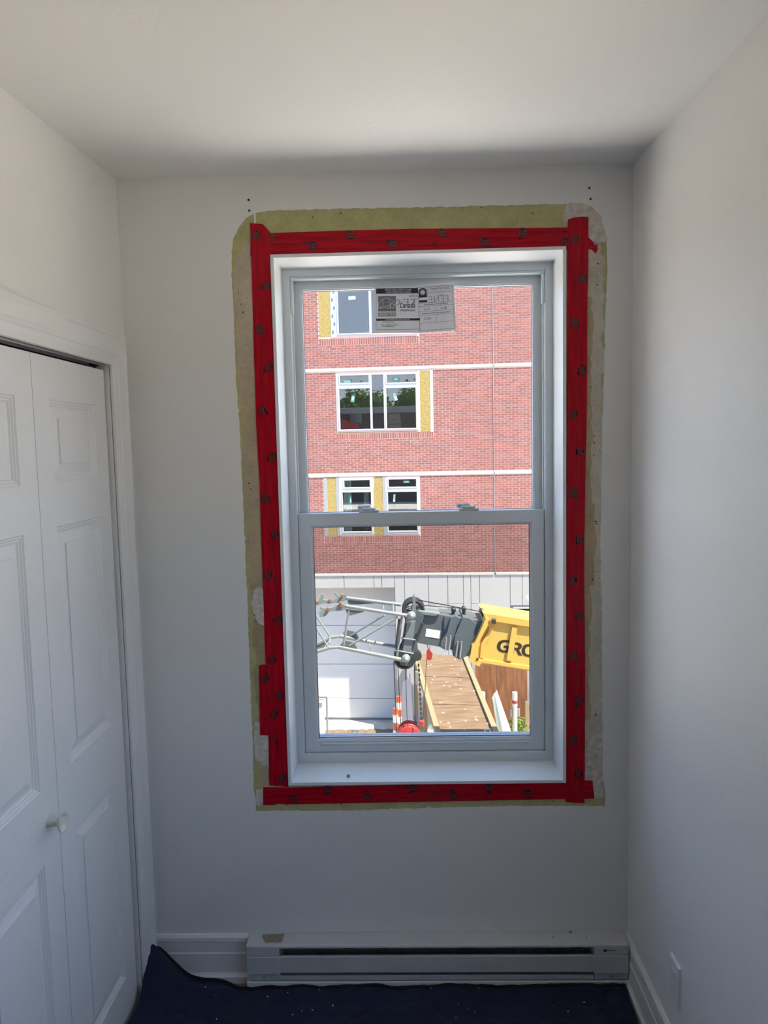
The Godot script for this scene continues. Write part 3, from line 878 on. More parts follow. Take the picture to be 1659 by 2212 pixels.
# ---------------------------------------------------------------- heater, outlet, blanket
func build_heater():
	var o := thing("baseboard_heater", Vector3(0.08, FLOOR, 0.0))
	tag(o, "long white electric baseboard heater under the window", "heater")
	var x0 := -0.543; var x1 := 0.702; var zf := 0.066
	var c0 := -0.435; var c1 := 0.590
	start(Transform3D(Basis(), -o.position))
	box(Vector3(x0, 0.068, 0.001), Vector3(x1, 0.195, 0.006))
	done("back_plate", "heater_enamel", o)
	start(Transform3D(Basis(), -o.position))
	extrude_x([[0.001, 0.195], [0.058, 0.1945], [zf - 0.001, 0.1915], [zf, 0.186], [zf - 0.003, 0.186], [zf - 0.006, 0.1895], [0.056, 0.192], [0.001, 0.192]], x0, x1)
	done("top_cover", "heater_enamel", o)
	for e in [[x0, c0], [c1, x1]]:
		start(Transform3D(Basis(), -o.position))
		cbox(Vector3(e[0], 0.158, 0.006), Vector3(e[1], 0.190, zf), 0.002)
		cbox(Vector3(e[0], 0.094, 0.006), Vector3(e[1], 0.157, zf + 0.001), 0.002)
		cbox(Vector3(e[0] + 0.004, 0.068, 0.006), Vector3(e[1], 0.093, zf - 0.006), 0.002)
		var cp := done("end_cap", "heater_enamel", o)
		start(Transform3D(Basis(), -o.position))
		lathe([[0.0001, 0.0], [0.004, 0.0], [0.0035, 0.002], [0.0001, 0.0025]], Transform3D(Basis(Vector3.RIGHT, PI / 2), Vector3((e[0] + e[1]) / 2, 0.081, zf - 0.006)), 12)
		done("screw", "fin_metal", cp)
	start(Transform3D(Basis(), -o.position))
	extrude_x([[0.052, 0.153], [zf - 0.003, 0.156], [zf - 0.001, 0.154], [zf - 0.001, 0.100], [zf - 0.004, 0.098], [zf - 0.004, 0.150], [0.053, 0.150]], c0, c1)
	done("front_panel", "heater_enamel", o)
	start(Transform3D(Basis(), -o.position))
	extrude_x([[0.006, 0.070], [zf - 0.010, 0.068], [zf - 0.006, 0.070], [zf - 0.006, 0.084], [zf - 0.009, 0.085], [zf - 0.010, 0.072], [0.006, 0.074]], c0, c1)
	done("bottom_lip", "heater_enamel", o)
	start(Transform3D(Basis(), -o.position))
	for k in 118: box(Vector3(c0 + 0.02 + k * 0.0085, 0.100, 0.014), Vector3(c0 + 0.0206 + k * 0.0085, 0.146, 0.050))
	tube(Vector3(c0, 0.123, 0.032), Vector3(c1, 0.123, 0.032), 0.004)
	var fins := done("heating_fin", "fin_metal", o)
	fins.set_meta("kind", "stuff")
	start(Transform3D(Basis(), -o.position))
	var pts := []
	for k in 30: pts.append(Vector3(lerpf(c0, c1 - 0.03, k / 29.0), 0.161 + 0.0035 * sin(k * 1.7) + 0.003 * sin(k * 0.6), 0.024))
	rope(pts, 0.0017)
	done("sensor_wire", "wire", o)
	# a worn, grimy patch on the top cover near the left end
	start(Transform3D(Basis(), -o.position))
	var gp := [Vector2(-0.498, 0.009), Vector2(-0.425, 0.006), Vector2(-0.428, 0.050), Vector2(-0.480, 0.052), Vector2(-0.497, 0.026)]
	for k in range(1, gp.size() - 1): face([Vector3(gp[0].x, 0.1955, gp[0].y), Vector3(gp[k].x, 0.1955, gp[k].y), Vector3(gp[k + 1].x, 0.1955, gp[k + 1].y)], Vector3.UP)
	tag(done("grime_patch", "dust_film", o), "brown grime stuck on the top cover")
	start(Transform3D(Basis(), -o.position))
	tube(Vector3(0.625, 0.174, zf + 0.0002), Vector3(0.625, 0.174, zf + 0.0008), 0.005, 12)
	box(Vector3(0.63, 0.1733, zf + 0.0002), Vector3(0.662, 0.1747, zf + 0.0006))
	tag(done("pointer_mark", "black_metal", o), "small dark scratch with a round head")

func extrude_x(p: Array, x0: float, x1: float):            # outline of (z, y) pairs along x
	var keep := X
	X = X * Transform3D(Basis(Vector3(0, 0, -1), Vector3(0, 1, 0), Vector3(1, 0, 0)), Vector3.ZERO)
	var q := []
	for v in p: q.append(Vector2(-v[0], v[1]))
	extrude(q, x0, x1)
	X = keep

func build_outlet():
	var z0 := 0.403; var z1 := 0.470; var y0 := 0.2949; var y1 := 0.4093
	var o := thing("wall_outlet", Vector3(XR, (y0 + y1) / 2, (z0 + z1) / 2))
	tag(o, "white wall outlet with a raised cover plate on the right wall", "outlet")
	var s := Transform3D(Basis(Vector3(0, 0, 1), Vector3(0, 1, 0), Vector3(-1, 0, 0)), Vector3.ZERO)
	var h := (y1 - y0) / 2; var w := (z1 - z0) / 2
	start(s)
	frame(-w, -h, w, h, [[0.0, 0.0], [0.0, 0.005], [0.003, 0.0075], [0.0175, 0.0075], [0.0175, 0.005]])
	for r in [[-w + 0.0175, -h + 0.0175, w - 0.0175, -h + 0.024], [-w + 0.0175, h - 0.024, w - 0.0175, h - 0.0175]]: box(Vector3(r[0], r[1], 0.004), Vector3(r[2], r[3], 0.0075))
	done("cover_plate", "outlet_white", o)
	start(s)
	cbox(Vector3(-w + 0.0185, -h + 0.025, 0.0), Vector3(w - 0.0185, h - 0.025, 0.0085), 0.001)
	var ins := done("receptacle", "outlet_white", o)
	start(s)
	for k in [-1, 1]:
		box(Vector3(-0.007, k * 0.019 - 0.004, 0.0082), Vector3(-0.0055, k * 0.019 + 0.004, 0.0087))
		box(Vector3(0.005, k * 0.019 - 0.003, 0.0082), Vector3(0.0065, k * 0.019 + 0.003, 0.0087))
		box(Vector3(-0.002, k * 0.019 - 0.010, 0.0082), Vector3(0.002, k * 0.019 - 0.007, 0.0087))
	done("slot", "print_pale", ins)
	for k in [-1, 1]:
		start(s)
		lathe([[0.0001, 0.0], [0.0026, 0.0], [0.002, 0.001], [0.0001, 0.0012]], Transform3D(Basis(Vector3.RIGHT, PI / 2), Vector3(0, k * (h - 0.010), 0.0075)), 10)
		done("screw", "outlet_white", o)

func blanket_height(x: float, z: float, n: FastNoiseLite) -> float:
	var y := FLOOR + 0.013 + 0.006 * n.get_noise_2d(x * 100.0, z * 100.0)
	var side := exp(-pow((x - XL) / 0.085, 2.0))
	y += side * (0.065 + 0.085 * exp(-pow((z - 0.075) / 0.065, 2.0)) + 0.012 * sin(z * 21.0))
	y += 0.022 * exp(-pow((z - 0.085) / 0.022, 2.0)) * (0.6 + 0.6 * n.get_noise_2d(x * 55.0 + 400.0, 3.0))
	return y

func build_blanket():
	var n := FastNoiseLite.new()
	n.seed = 6; n.frequency = 0.06; n.fractal_octaves = 3
	var o := thing("moving_blanket", Vector3(-0.07, FLOOR, 1.5))
	tag(o, "dark navy quilted moving blanket spread over the floor", "blanket")
	start(Transform3D(Basis(), -o.position), true)
	var nx := 90; var nz := 130
	var grid := []
	for j in nz + 1:
		var row := []
		var s := float(j) / nz
		for i in nx + 1:
			var x := lerpf(XL + 0.006, XR - 0.028, float(i) / nx)
			var edge := 0.071 + 0.010 * n.get_noise_2d(i * 9.0, 70.0)
			if x < -0.55: edge = lerpf(0.071, 0.030, smoothstep(-0.55, -0.65, x))
			var z := lerpf(edge, 3.1, pow(s, 1.5))
			row.append(Vector3(x, blanket_height(x, z, n), z))
		grid.append(row)
	for j in nz:
		for i in nx: quad(grid[j + 1][i], grid[j + 1][i + 1], grid[j][i + 1], grid[j][i])
	done("quilted_cloth", "blanket_cloth", o)
	start(Transform3D(Basis(), -o.position), true)
	var pts := []
	for i in nx + 1: pts.append(grid[0][i] + Vector3(0, 0.002, -0.001))
	rope(pts, 0.006, 8)
	tag(done("bound_edge", "blanket_edge", o), "black binding along the blanket edge")
	# paint chips dropped on the blanket
	rng.seed = 12
	for p in chip_spots():
		start()
		var s := rng.randf_range(0.0018, 0.0042)
		var a := rng.randf() * TAU
		var pl := []
		for k in 5: pl.append(Vector2(cos(a + k * 1.256), sin(a + k * 1.256) * 0.65) * s * rng.randf_range(0.6, 1.0))
		extrude(pl, 0.0, 0.0012)
		var c := done("paint_chip", "chip_white")
		c.transform = Transform3D(Basis(Vector3.UP, a) * Basis(Vector3.RIGHT, -PI / 2 + rng.randf_range(-0.2, 0.2)), Vector3(p.x, blanket_height(p.x, p.y, n) + 0.0006, p.y))
		tag(c, "tiny white paint chip lying on the navy blanket", "paint chip", "paint chips on the blanket")
	# crumbs
	var spots := [[-0.2003, WY0 + 0.0104, -0.030, 0.0062, "grey crumb of plaster lying on the white window sill"], [0.5265, 0.1955, 0.010, 0.0045, "brown crumb lying at the back of the heater top"], [0.4651, 0.1955, 0.034, 0.0024, "small dark speck of debris on the heater top"], [0.5725, 0.1955, 0.036, 0.0022, "tiny dark grain nearest the heater's right end"]]
	for s in spots:
		start(Transform3D(), true)
		var r: float = s[3]
		var prof := []
		var grid2 := []
		for j in 6:
			var ringp := []
			for i in 9:
				var th := PI * j / 5.0
				var ph := TAU * i / 9.0
				var k := 1.0 + 0.35 * n.get_noise_3d(i % 9 * 31.0, j * 47.0, s[0] * 900.0)
				ringp.append(Vector3(sin(th) * cos(-ph), -cos(th) * 0.8 + 0.75, sin(th) * sin(-ph)) * r * k)
			grid2.append(ringp)
		for j in 5: skin(grid2[j], grid2[j + 1])
		var c := done("plaster_crumb", "crumb_grey")
		c.position = Vector3(s[0], s[1], s[2])
		tag(c, s[4], "crumb")

func chip_spots() -> Array:
	return [Vector2(-0.6811, 0.0742), Vector2(-0.6406, 0.1013), Vector2(-0.4704, 0.1059), Vector2(-0.4057, 0.0959), Vector2(-0.6136, 0.1976), Vector2(-0.3781, 0.1811), Vector2(-0.3510, 0.1658), Vector2(-0.3180, 0.1600), Vector2(-0.3049, 0.0798), Vector2(-0.2551, 0.1426), Vector2(0.1438, 0.1379), Vector2(0.1716, 0.1556), Vector2(0.1933, 0.1710), Vector2(0.1324, 0.1936), Vector2(0.2142, 0.0797), Vector2(0.4444, 0.1408), Vector2(0.4839, 0.1661), Vector2(0.4252, 0.0722), Vector2(0.5436, 0.1273), Vector2(0.0594, 0.0791)]

# ---------------------------------------------------------------- certification sheet on the glass
func build_sticker():
	var z := -0.1885
	var tl := Vector2(-0.0855, 2.3449); var br := Vector2(0.0668, 2.1920); var tr := Vector2(0.1882, 2.3452)
	var w1 := br.x - tl.x
	var w2 := tr.x - br.x
	var h := tl.y - br.y
	var o := thing("window_label", Vector3(br.x, br.y, z))
	tag(o, "printed paper energy rating sheet stuck to the upper window pane", "label sheet")
	# left half, folded at its right edge
	var a := Transform3D(Basis(Vector3(0, 0, 1), -0.020) * Basis(Vector3.UP, -0.02), Vector3.ZERO)      # local: x from -w1 to 0, y from 0 to h
	start(a)
	box(Vector3(-w1, 0, 0), Vector3(0, h, 0.0003))
	var left := done("left_half", "label_paper", o)
	var b := Transform3D(Basis(Vector3(0, 0, 1), 0.036) * Basis(Vector3.UP, -0.05), Vector3.ZERO)
	start(b)
	box(Vector3(0, 0, 0), Vector3(w2, h, 0.0003))
	var right := done("right_half", "label_paper", o)
	var u := w1 / 690.0                                # one unit of the printed layout; y counts down from the top
	var P := func(x, y): return Vector3(-w1 + x * u, h - y * u, 0.0007)
	var bar := func(x0, y0, x1, y1, zz := 0.0004):
		box(Vector3(-w1 + x0 * u, h - y1 * u, zz), Vector3(-w1 + x1 * u, h - y0 * u, zz + 0.0001))
	start(a)
	bar.call(25, 27, 690, 105); bar.call(25, 475, 690, 508); bar.call(25, 27, 28, 640); bar.call(25, 636, 690, 640); bar.call(120, 592, 300, 600); bar.call(120, 524, 300, 530)
	done("printed_block", "print_black", left)
	start(a)
	bar.call(55, 140, 325, 370); bar.call(55, 385, 325, 445)
	done("printed_block", "print_grey", left)
	start(a)
	bar.call(500, 525, 690, 595); bar.call(495, 520, 500, 600)
	# the maker's name on the back shows through, reversed
	letters("TECH", P.call(380, 235), 92 * u, 400, 0.0, 1.9, 0.0001, "Droid Sans", true)
	done("show_through", "print_pale", left)
	start(a)
	letters("Canada", P.call(505, 285), 72 * u, 700, 0.0, 0.66, 0.0001)
	letters("energystar.gc.ca", P.call(505, 352), 30 * u, 700, 0.0, 0.68, 0.0001)
	letters("ER/RP 36", P.call(588, 145), 30 * u, 400, 0.0, 0.8, 0.0001)
	letters("W 198251021", P.call(230, 570), 30 * u, 400, 0.0, 1.0, 0.0001)
	keep_uv_done("lettering", "print_black", left)
	start(a)
	letters("ENERGY STAR® Certified in Canada", P.call(360, 50), 24 * u, 700, 0.0, 0.72, 0.0001)
	letters("Certifié ENERGY STAR au Canada", P.call(360, 84), 24 * u, 700, 0.0, 0.72, 0.0001)
	letters("DO NOT REMOVE UNTIL FINAL INSPECTION", P.call(350, 492), 16 * u, 700, 0.0, 0.8, 0.0001)
	letters("ENERGY STAR", P.call(190, 416), 46 * u, 700, 0.0, 0.62, 0.0001)
	letters("energy", P.call(150, 300), 46 * u, 400, 0.12, 1.0, 0.0001, "Droid Serif")
	keep_uv_done("lettering", "print_white", left)
	start(a)
	var arc := []
	for k in 17: arc.append(P.call(190 - cos(PI * k / 16.0) * 132, 285 - sin(PI * k / 16.0) * 108))
	for k in 16:
		var d: Vector3 = (arc[k + 1] - arc[k]).normalized().cross(Vector3.BACK) * u * 4
		var up := Vector3(0, 0, 0.0002)
		face([arc[k] - d + up, arc[k + 1] - d + up, arc[k + 1] + d + up, arc[k] + d + up], Vector3.BACK)
	var star := []
	for k in 10:
		var r := (52.0 if k % 2 == 0 else 24.0)
		star.append(Vector2(-w1 + (268 + sin(TAU * k / 10) * r) * u, h - (285 - cos(TAU * k / 10) * r) * u))
	for k in 10:
		var p: Vector2 = star[k]; var q: Vector2 = star[(k + 1) % 10]
		var s := (q - p).normalized().orthogonal() * u * 4
		face([Vector3(p.x - s.x, p.y - s.y, 0.0007), Vector3(q.x - s.x, q.y - s.y, 0.0007), Vector3(q.x + s.x, q.y + s.y, 0.0007), Vector3(p.x + s.x, p.y + s.y, 0.0007)], Vector3.BACK)
	done("emblem", "print_white", left)
	# right half
	var v := w2 / 530.0
	var P2 := func(x, y): return Vector3(x * v, h - y * v, 0.0007)
	var bar2 := func(x0, y0, x1, y1):
		box(Vector3(x0 * v, h - y1 * v, 0.0004), Vector3(x1 * v, h - y0 * v, 0.0005))
	start(b)
	for r in [[0, 18, 508, 22], [0, 636, 508, 640], [0, 18, 4, 640], [504, 18, 508, 640], [140, 22, 143, 245], [0, 245, 508, 248], [0, 292, 508, 295], [0, 365, 508, 368], [0, 420, 508, 423], [252, 295, 255, 365], [252, 423, 255, 530], [0, 530, 508, 533], [12, 205, 130, 235]]: bar2.call(r[0], r[1], r[2], r[3])
	var arch := []
	for k in 13: arch.append(Vector2((72 - cos(PI * k / 12.0) * 58) * v, h - (80 - sin(PI * k / 12.0) * 50) * v))
	arch.append(Vector2(130 * v, h - 165 * v)); arch.append(Vector2(14 * v, h - 165 * v))
	extrude(arch, 0.0004, 0.0005, false)
	done("printed_block", "print_black", right)
	start(b)
	for k in 16:
		var d := Vector2(cos(TAU * k / 16), sin(TAU * k / 16))
		var c := Vector2(72 * v, h - 92 * v)
		var s := d.orthogonal()
		var q := [c + d * 26 * v + s * 5 * v, c + d * 50 * v, c + d * 26 * v - s * 5 * v]
		face([Vector3(q[0].x, q[0].y, 0.0006), Vector3(q[1].x, q[1].y, 0.0006), Vector3(q[2].x, q[2].y, 0.0006)], Vector3.BACK)
	var disc := []
	for k in 16: disc.append(Vector2(72 * v, h - 92 * v) + Vector2(cos(TAU * k / 16), sin(TAU * k / 16)) * 25 * v)
	extrude(disc, 0.0005, 0.0006, false)
	done("emblem", "print_white", right)
	start(b)
	letters("Fene-Tech Inc.", P2.call(330, 52), 32 * v, 400, 0.0, 1.0, 0.0001)
	letters("Vinyl frame, double glazed, low-E, argon", P2.call(325, 100), 16 * v, 400, 0.0, 0.78, 0.0001)
	letters("Certified", P2.call(325, 150), 20 * v, 400, 0.0, 1.0, 0.0001)
	letters("Évaluation énergétique", P2.call(255, 270), 20 * v, 700, 0.0, 1.1, 0.0001)
	letters("0.22", P2.call(120, 335), 34 * v, 400, 0.0, 1.0, 0.0001)
	letters("0.48", P2.call(365, 335), 34 * v, 400, 0.0, 1.0, 0.0001)
	letters("Évaluation de performance supplémentaire", P2.call(255, 395), 17 * v, 700, 0.0, 0.85, 0.0001)
	letters("0.54", P2.call(125, 470), 36 * v, 400, 0.0, 1.0, 0.0001)
	keep_uv_done("lettering", "print_black", right)
	start(b)
	for k in 6: bar2.call(20, 545 + k * 14, 480 - (k * 37) % 60, 550 + k * 14)
	letters("FENE", P2.call(300, 205), 88 * v, 400, 0.0, 1.1, 0.0001, "Droid Sans", true)
	done("fine_print", "print_pale", right)

# ---------------------------------------------------------------- building across the street (local x along the front, z towards us)
const COURSE := 0.0622
const BRICK := 0.2005

func far_window(b: Node3D, called: String, r: Rect2, lights: Array, room: String, label: String) -> Node3D:
	var w := Node3D.new()
	w.name = called
	b.add_child(w, true)
	tag(w, label)
	start()
	var cells := []
	for l in lights: cells.append(l)
	slab(r, cells, -0.08, 0.012)
	for l in cells:
		frame(l.position.x - 0.03, l.position.y - 0.03, l.end.x + 0.03, l.end.y + 0.03, [[0.0, 0.012], [0.0, 0.024], [0.024, 0.024], [0.03, 0.004]])
	done("window_frame", "far_frame", w)
	for l in cells:
		start()
		for k in 2: box(Vector3(l.position.x, l.position.y, -0.062 + k * 0.020), Vector3(l.end.x, l.end.y, -0.058 + k * 0.020))
		done("pane", "far_glass", w)
	start()
	var e := r.grow(0.3)
	box(Vector3(e.position.x, e.position.y, -5.1), Vector3(e.end.x, e.end.y, -5.0))
	box(Vector3(e.position.x, e.position.y, -5.0), Vector3(e.position.x + 0.05, e.end.y, -0.30))
	box(Vector3(e.end.x - 0.05, e.position.y, -5.0), Vector3(e.end.x, e.end.y, -0.30))
	box(Vector3(e.position.x, e.position.y, -5.0), Vector3(e.end.x, e.position.y + 0.05, -0.30))
	box(Vector3(e.position.x, e.end.y - 0.05, -5.0), Vector3(e.end.x, e.end.y, -0.30))
	done("room_inside", room, w)
	return w

func rect(a: Vector2, b: Vector2) -> Rect2:
	return Rect2(minf(a.x, b.x), minf(a.y, b.y), absf(b.x - a.x), absf(b.y - a.y))

func note(w: Node3D, c: Vector2, sx: float, sy: float, turn: float, m: String, label: String):
	start(Transform3D(Basis(Vector3(0, 0, 1), turn), Vector3(c.x, c.y, -0.036)))
	box(Vector3(-sx / 2, -sy / 2, 0), Vector3(sx / 2, sy / 2, 0.002))
	var o := done("glass_sticker", m, w)
	tag(o, label)
	start(Transform3D(Basis(Vector3(0, 0, 1), turn), Vector3(c.x, c.y, -0.036)))
	box(Vector3(-sx * 0.28, -sy * 0.28, 0.002), Vector3(sx * 0.28, sy * 0.30, 0.003))
	if m == "mint": T.clear()
	else: done("glass_sticker", "mint", w)

func build_far_building():
	var b := thing("brick_building", Vector3(0, 0, -18.6), deg_to_rad(-3.0))
	tag(b, "red brick building across the street with unfinished windows and white cladding", "building")
	var winA := rect(Vector2(-1.7649, 4.8725), Vector2(0.5134, 6.4793))
	var winB := rect(Vector2(-1.8117, 2.2256), Vector2(0.4857, 3.8166))
	var winC := rect(Vector2(-1.8122, -0.6961), Vector2(-0.8356, 0.9196))
	var winD := rect(Vector2(-0.4912, -0.6993), Vector2(0.4476, 0.9091))
	var base := -1.8335
	var recess := rect(Vector2(-3.9, -6.0), Vector2(-0.2994, -2.2418))
	recess.position.y = GROUND; recess.size.y = -2.2335 - GROUND
	var winE := rect(Vector2(3.0340, -3.4586), Vector2(3.8368, -2.8109))
	# masonry wall with its openings
	start()
	slab(Rect2(-4.4, base, 9.4, 7.6 - base), [winA, winB, winC, winD], -0.30, 0.0)
	done("wall", "mortar", b)
	start()
	box(Vector3(-4.45, 7.6, -0.35), Vector3(5.05, 7.8, 0.06))
	box(Vector3(-4.4, GROUND, -8.0), Vector3(-4.35, 7.6, -0.3))
	box(Vector3(4.95, GROUND, -8.0), Vector3(5.0, 7.6, -0.3))
	box(Vector3(-4.4, GROUND, -8.0), Vector3(5.0, 7.6, -7.9))
	box(Vector3(-4.4, 7.3, -8.0), Vector3(5.0, 7.4, -0.3))
	done("side_walls", "brick_average", b)
	# bands, control joint
	for p in [[3.9253, 0.066], [0.9880, 0.066], [-1.8535, 0.062]]:
		for s in [[-4.4, 2.5268], [2.5648, 5.0]]:
			start()
			cbox(Vector3(s[0], p[0] - p[1] / 2, -0.05), Vector3(s[1], p[0] + p[1] / 2, 0.022), 0.006)
			done("stone_band", "band_stone", b)
	start()
	box(Vector3(2.5458 - 0.008, base, 0.0), Vector3(2.5458 + 0.008, 7.6, 0.014))
	done("control_joint", "steel_grey", b)
	# windows
	var y0 := winA.position.y
	var w := far_window(b, "wide_window", winA, [rect(Vector2(-1.7052, 4.9212), Vector2(-0.8473, 6.5071)), rect(Vector2(-0.7825, 4.8972), Vector2(-0.4136, 6.4904)), rect(Vector2(-0.3586, 4.8896), Vector2(0.4624, 6.4565))], "plain_room", "wide white window of the topmost row, reflecting the sky")
	note(w, Vector2(-1.3116, 5.8886), 0.20, 0.10, 0.06, "mint", "pale sticker on the glass")
	w = far_window(b, "wide_window", winB, [rect(Vector2(-1.6968, 3.5606), Vector2(-0.8993, 3.7677)), rect(Vector2(-1.7316, 2.2755), Vector2(-0.8729, 3.4024)), rect(Vector2(-0.8174, 2.2737), Vector2(-0.4896, 3.7686)), rect(Vector2(-0.3875, 3.5369), Vector2(0.4077, 3.7555)), rect(Vector2(-0.4144, 2.2772), Vector2(0.4011, 3.3879))], "plain_room", "wide white window of the middle row with a narrow centre light")
	note(w, Vector2(-1.3563, 3.1353), 0.10, 0.21, -0.2, "mint_dark", "green framed sticker on the left pane")
	note(w, Vector2(-0.1685, 3.1487), 0.08, 0.21, 0.3, "mint", "pale mint sticker on the right pane")
	note(w, Vector2(-0.1406, 3.6317), 0.19, 0.08, -0.05, "mint_dark", "green framed sticker on the upper light")
	note(w, Vector2(-1.5003, 3.6062), 0.19, 0.06, 0.0, "mint", "pale sticker at the foot of the upper light")
	w = far_window(b, "casement_window", winC, [rect(Vector2(-1.6571, 0.6466), Vector2(-0.9357, 0.8431)), rect(Vector2(-1.7171, -0.6111), Vector2(-0.9108, 0.5029))], "plain_room", "white window of the lowest row with mint curtain")
	start()
	var ca := Vector2(-1.7176, -0.6310); var cb := Vector2(-1.4794, 0.8922)
	for k in 5: tube(Vector3(ca.x + 0.03 + k * 0.045, ca.y, -0.16), Vector3(ca.x + 0.03 + k * 0.045, cb.y, -0.16), 0.028, 8)
	tag(done("curtain", "mint", w), "pale mint curtain at the left side")
	start()
	var cc := Vector2(-1.1216, -0.6121); var cd := Vector2(-0.9508, 0.4774)
	for k in 4: tube(Vector3(cc.x + k * 0.035, cc.y, -0.25), Vector3(cc.x + k * 0.035, cd.y, -0.25), 0.018, 8)
	tag(done("curtain", "steel_grey", w), "thin grey curtain")
	note(w, Vector2(-1.4950, 0.2896), 0.06, 0.20, 0.0, "mint_dark", "green sticker on the glass")
	w = far_window(b, "casement_window", winD, [rect(Vector2(-0.3972, 0.6379), Vector2(0.3686, 0.8456)), rect(Vector2(-0.4301, -0.6077), Vector2(0.3819, 0.4943))], "plain_room", "white window of the lowest row with a dark room behind")
	note(w, Vector2(-0.2535, 0.3221), 0.06, 0.21, -0.08, "mint", "pale mint sticker on the glass")
	note(w, Vector2(0.1009, 0.7725), 0.19, 0.07, 0.0, "mint_dark", "green framed sticker on the upper light")
	# bare insulation and membrane beside the windows
	var pads := [[Vector2(-2.2462, 4.8502), Vector2(-1.8726, 6.5717), "wool"], [Vector2(0.4888, 2.1599), Vector2(0.8312, 3.8318), "wool"], [Vector2(-2.1988, -0.7312), Vector2(-1.8758, 0.6110), "wool"], [Vector2(-2.1600, 0.6159), Vector2(-1.8467, 0.9512), "wool"], [Vector2(-0.8342, -0.7346), Vector2(-0.5668, 0.6539), "wool"], [Vector2(-0.8024, 0.6580), Vector2(-0.5396, 0.9402), "wool"], [Vector2(-1.8125, 2.1933), Vector2(0.4762, 2.1731), "wool"]]
	for p in pads:
		start()
		var r := rect(p[0], p[1])
		cbox(Vector3(r.position.x, r.position.y, -0.01), Vector3(r.end.x, r.end.y, 0.006), 0.003)
		tag(done("insulation_batt", p[2], b), "bare yellow insulation beside a window")
	for p in [[Vector2(-1.9154, 4.8268), Vector2(-1.7311, 6.5662), "membrane"], [Vector2(0.4579, 2.1606), Vector2(0.5185, 3.8662), "far_frame"], [Vector2(0.8043, 2.1527), Vector2(0.8829, 3.8682), "far_frame"], [Vector2(-2.2520, -0.7305), Vector2(-2.1502, 0.9568), "steel_grey"], [Vector2(-1.8996, -0.7348), Vector2(-1.7742, 0.9499), "steel_grey"], [Vector2(-0.5762, -0.7378), Vector2(-0.4626, 0.9388), "steel_grey"]]:
		start()
		var r := rect(p[0], p[1])
		cbox(Vector3(r.position.x, r.position.y, -0.01), Vector3(r.end.x, r.end.y, 0.010), 0.003)
		var ms := done("membrane_strip", p[2], b)
		if p[2] == "membrane":
			for k in 6:
				start()
				var q := Vector2(r.position.x + 0.03 + 0.05 * (k % 2), r.position.y + 0.06 + k * 0.22)
				extrude([q, q + Vector2(0.05, 0.06), q + Vector2(0.04, 0.15), q + Vector2(-0.01, 0.10)], 0.010, 0.011, false)
				done("printed_mark", "membrane_blue", ms)
	# bricks
	var skip := [rect(Vector2(-2.2526, 4.6348), Vector2(0.5199, 6.8492)), rect(Vector2(-1.8243, 2.0057), Vector2(0.8856, 3.8808)), rect(Vector2(-2.2570, -0.9034), Vector2(0.4807, 0.9474))]
	for v in [3.9253, 0.9880]: skip.append(Rect2(-5.0, v - 0.035, 18.0, 0.07))
	for i in 3:                                   # the sills sit on whole courses
		var v := base + 0.036 + floorf((skip[i].position.y - base - 0.036) / COURSE + 0.4) * COURSE
		skip[i] = Rect2(skip[i].position.x, v, skip[i].size.x, skip[i].end.y - v)
	var jx := 2.5458
	var list := []
	var course := 0
	var vb := base + 0.036
	rng.seed = 77
	while vb < 7.53:
		var cuts := [[jx - 0.012, jx + 0.012]]
		for s in skip:
			if s.position.y < vb + COURSE * 0.6 and s.end.y > vb + COURSE * 0.3: cuts.append([s.position.x - 0.006, s.end.x + 0.006])
		cuts.sort()
		var shift := jx - 40.0 * BRICK + (BRICK / 2 if course % 2 else 0.0)
		var k := 0
		while shift + k * BRICK < 5.0:
			var a := maxf(shift + k * BRICK, -4.4)
			var e := minf(shift + k * BRICK + BRICK - 0.0125, 5.0)
			k += 1
			if e <= a: continue
			var segs := [[a, e]]
			for c in cuts:
				var nxt := []
				for s in segs:
					if c[1] <= s[0] or c[0] >= s[1]: nxt.append(s)
					else:
						if c[0] - s[0] > 0.02: nxt.append([s[0], c[0]])
						if s[1] - c[1] > 0.02: nxt.append([c[1], s[1]])
				segs = nxt
			for s in segs: list.append([s[0], s[1], vb, vb + COURSE - 0.0125, rng.randi() % 6])
		course += 1
		vb += COURSE
	# soldier courses under the windows
	for p in [[skip[0], 4.7978], [skip[1], 2.1619], [skip[2], -0.7406]]:
		var r: Rect2 = p[0]
		var cnt := int(round(r.size.x / 0.0645))
		for k in cnt: list.append([r.position.x + k * r.size.x / cnt + 0.002, r.position.x + (k + 1) * r.size.x / cnt - 0.0105, r.position.y, p[1] - 0.006, rng.randi() % 6])
	var eye := Vector2(0.0, 1.82)
	var full := []
	for i in list.size():
		var q = list[i]
		if q[1] - q[0] > BRICK - 0.0135 and q[0] > -2.5481 and q[1] < 3.4616: full.append([Vector2((q[0] + q[1]) / 2, (q[2] + q[3]) / 2).distance_to(eye), i])
	full.sort()
	var single := {}
	for i in 300: single[full[i][1]] = true
	start()
	cbox(Vector3(-(BRICK - 0.0125) / 2, -(COURSE - 0.0125) / 2, -0.004), Vector3((BRICK - 0.0125) / 2, (COURSE - 0.0125) / 2, 0.004), 0.001)
	T.generate_normals()
	var one := T.commit()
	for i in single:
		var q = list[i]
		put("brick", one, "brick_%d" % q[4], b).position = Vector3((q[0] + q[1]) / 2, (q[2] + q[3]) / 2, 0.0)
	start()
